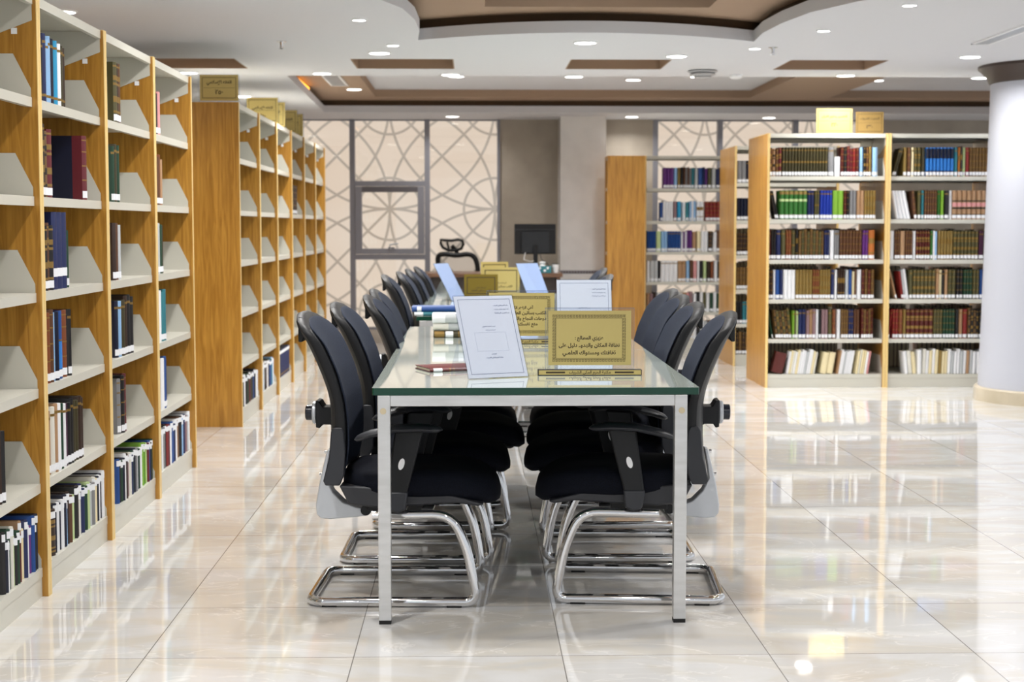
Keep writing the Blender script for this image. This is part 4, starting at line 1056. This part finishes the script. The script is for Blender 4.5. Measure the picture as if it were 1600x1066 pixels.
# ------------------------------------------------------------------ shelf signs on the bookcases
def shelf_sign(x, y, z, w, h, lines, lab, rz=0, m=M_gold):
    e = empty('shelf_sign', (x, y, z), R(rz), lab, 'sign', 'gold subject signs on top of the bookcases')
    b = MB(); b.box(-w / 2, w / 2, -.003, .003, 0, h, M_acry); b.box(-w / 2, w / 2, -.003, .05, 0, .003, M_acry); b.build('acrylic_sheet', e, 0)
    b = MB(); b.box(-w / 2 + .008, w / 2 - .008, -.005, -.0035, .008, h - .006, m); p = b.build('gold_plate', e, 0)
    b = MB(); ring(b, -w / 2 + .022, w / 2 - .022, .024, h - .022, .003, -.005, M_ink); b.box(-w / 2 + .03, w / 2 - .03, -.0054, -.005, h * .5, h * .5 + .0015, M_ink)
    for s, wd, zz in lines: put_text(b, arabic(s), wd, 0, -.0056, zz, M_ink)
    b.build('lettering', p, 0)
fq = [('الفقه الإسلامي', .155, .115), ('\u0662\u0665\u0660', .05, .05)]
shelf_sign(-1.575, 9.90, TOP_L + .002, .255, .175, fq, 'gold subject sign on top of wide wooden end panel, left aisle')
for y, lab in ((12.0, 'second gold subject sign from the front on far left run'), (12.45, 'third gold subject sign from the front on far left run'), (13.3, 'fourth gold subject sign from the front on far left run'), (13.75, 'farthest gold subject sign on far left run')):
    shelf_sign(-1.585, y, TOP_L + .002, .25, .205, fq, lab)
shelf_sign(2.838, 12.32, TOP_R + .002, .30, .205, [('التفسير وعلوم القرآن'.replace('آ', 'ا'), .2, .13), ('\u0662\u0662\u0660', .05, .06)], 'bright wide gold sign on top of the right bookcase')
shelf_sign(3.137, 12.40, TOP_R + .002, .235, .185, [('الحديث الشريف', .15, .12), ('\u0662\u0663\u0660', .05, .05)], 'narrow dull gold sign right of the bright one, scratched top', -4, mat('gold_dull', (140, 114, 64), .4, .3))

# ------------------------------------------------------------------ desk, monitor, office chair at the back
e = empty('office_desk', (.22, 15.62, 0), label='dark brown wooden desk by the lattice window', cat='desk')
b = MB(); b.box(-.70, .68, 0, .7, .76, .80, M_desk); b.build('desk_top', e, 0, .003)
for x0, x1 in ((-.68, -.64), (.62, .66)):
    b = MB(); b.box(x0, x1, .03, .67, 0, .76, M_desk); b.build('side_panel', e, 0)
b = MB(); b.box(-.64, .62, .10, .12, .25, .76, mat('desk_dark_panel', (70, 62, 60), .5)); b.build('modesty_panel', e, 0)
e = empty('computer_monitor', (.635, 15.9, .80), R(4), 'black monitor seen from behind on the office desk', 'monitor')
b = MB(); b.box(-.21, .21, -.012, .012, .185, .49, M_black); b.build('screen_housing', e, 0, .004)
b = MB(); b.box(-.14, .14, -.035, -.012, .20, .41, mat('monitor_back', (20, 24, 30), .4)); b.box(-.21, .21, -.014, -.012, .43, .436, M_grey); b.build('rear_cover', e, 0, .006)
b = MB(); b.box(-.022, .022, -.05, -.03, .01, .28, M_black); b.build('stand_neck', e, 0, .003)
b = MB(); b.box(-.12, .12, -.12, .09, 0, .012, M_black); b.build('stand_base', e, 0, .004)
b = MB(); b.tube([(-.10, -.03, .21), (-.12, -.05, .13), (-.05, -.06, .11), (-.02, -.06, .12)], .004, M_plast, 6); b.tube([(.04, -.04, .2), (.06, -.06, .13), (.12, -.06, .09), (.16, -.05, .02)], .004, M_grey, 6); b.build('cable', e)
e = empty('tissue_box', (.70, 15.70, .80), R(-8), 'teal flowered tissue box on office desk below the monitor', 'tissue box')
b = MB(); b.box(-.09, .09, -.05, .05, 0, .07, bmat('t')); bx = b.build('box', e, 0, .002)
b = MB()
for px, pz in ((-.06, .03), (-.02, .05), (.03, .025), (.06, .05)): b.lathe([(.012, -.0505), (.012, -.0515)], M_white, 10, (px, 0, pz), 'y')
b.build('flower_print', bx)
b = MB(); b.lathe([(.03, .07), (.022, .085), (.035, .105), (.01, .115)], M_white, 10); b.build('tissue', e)
e = empty('paper_cup', (.835, 15.75, .80), 0, 'small white cup standing on office desk right of the tissue box', 'cup')
b = MB(); b.lathe([(.026, 0), (.034, .085), (.031, .085), (.024, .004)], M_white, 20); b.build('cup_body', e)
b = MB(); b.lathe([(.0355, .085), (.0355, .091), (.03, .094)], M_black, 20); b.build('lid', e)

e = empty('office_chair', (-.17, 16.62, 0), R(-8), 'black office chair with headrest and mesh back behind the desk', 'chair')
def frame_loop(pts, r, name, par, m=M_black, closed=True):
    b = MB(); b.tube(pts, r, m, 10, closed=closed); return b.build(name, par, 60)
HX = -.05; hr = [(-.10, 0, 1.125), (-.06, .0, 1.118), (0, .0, 1.115), (.06, .0, 1.127), (.10, .0, 1.115), (.11, .0, 1.08), (.09, 0, 1.03), (.04, 0, 1.012), (-.03, 0, 1.012), (-.08, 0, 1.04), (-.10, 0, 1.08)]
hr = [(x * 1.15 + HX, y, z) for x, y, z in hr]; h_ = frame_loop(hr, .016, 'headrest', e)
b = MB(); b.add([(x, .002, z) for x, y, z in hr] + [(HX, .002, 1.07)], [(i, (i + 1) % len(hr), len(hr)) for i in range(len(hr))], M_open); b.build('headrest_mesh', h_)
b = MB(); b.tube([(0, .02, .95), (0, .03, 1.0), (HX, .01, 1.06)], .024, M_black, 10); b.tube([(HX - .03, .01, 1.02), (HX - .05, .01, 1.10)], .012, M_black, 8); b.build('headrest_stem', h_)
bk = [(-.20, 0, .55), (-.185, 0, .80), (-.20, 0, .92), (-.185, 0, .965), (-.12, 0, .975), (0, 0, .955), (.12, 0, .975), (.185, 0, .955), (.215, 0, .90), (.235, 0, .80), (.20, 0, .55)]
bb = frame_loop(fillet(bk, .05, 3), .027, 'back_frame', e, closed=False)
b = MB(); b.add([(x, .004, z) for x, y, z in bk] + [(0, .004, .6)], [(i, i + 1, len(bk)) for i in range(len(bk) - 1)], M_open); b.build('back_mesh', bb)
b = MB(); b.prism(rrect(-.25, .25, -.62 + .12, .0 - .02, .08), .44, .52, M_seat); b.build('seat', e, 40, .01)
b = MB(); b.tube([(0, -.24, .08), (0, -.24, .44)], .03, M_black, 12); b.build('gas_column', e)
for k in range(5):
    a = 2 * math.pi * k / 5 + .3
    b = MB(); b.tube([(0, -.24, .10), (.27 * math.cos(a), -.24 + .27 * math.sin(a), .075)], [.024, .014], M_black, 8); lg = b.build('base_leg', e)
    b = MB(); b.lathe([(.028, -.02), (.03, 0), (.028, .02)], M_rubber, 12, (.27 * math.cos(a), -.24 + .27 * math.sin(a), .03), 'x'); b.build('castor', lg)

build_books()
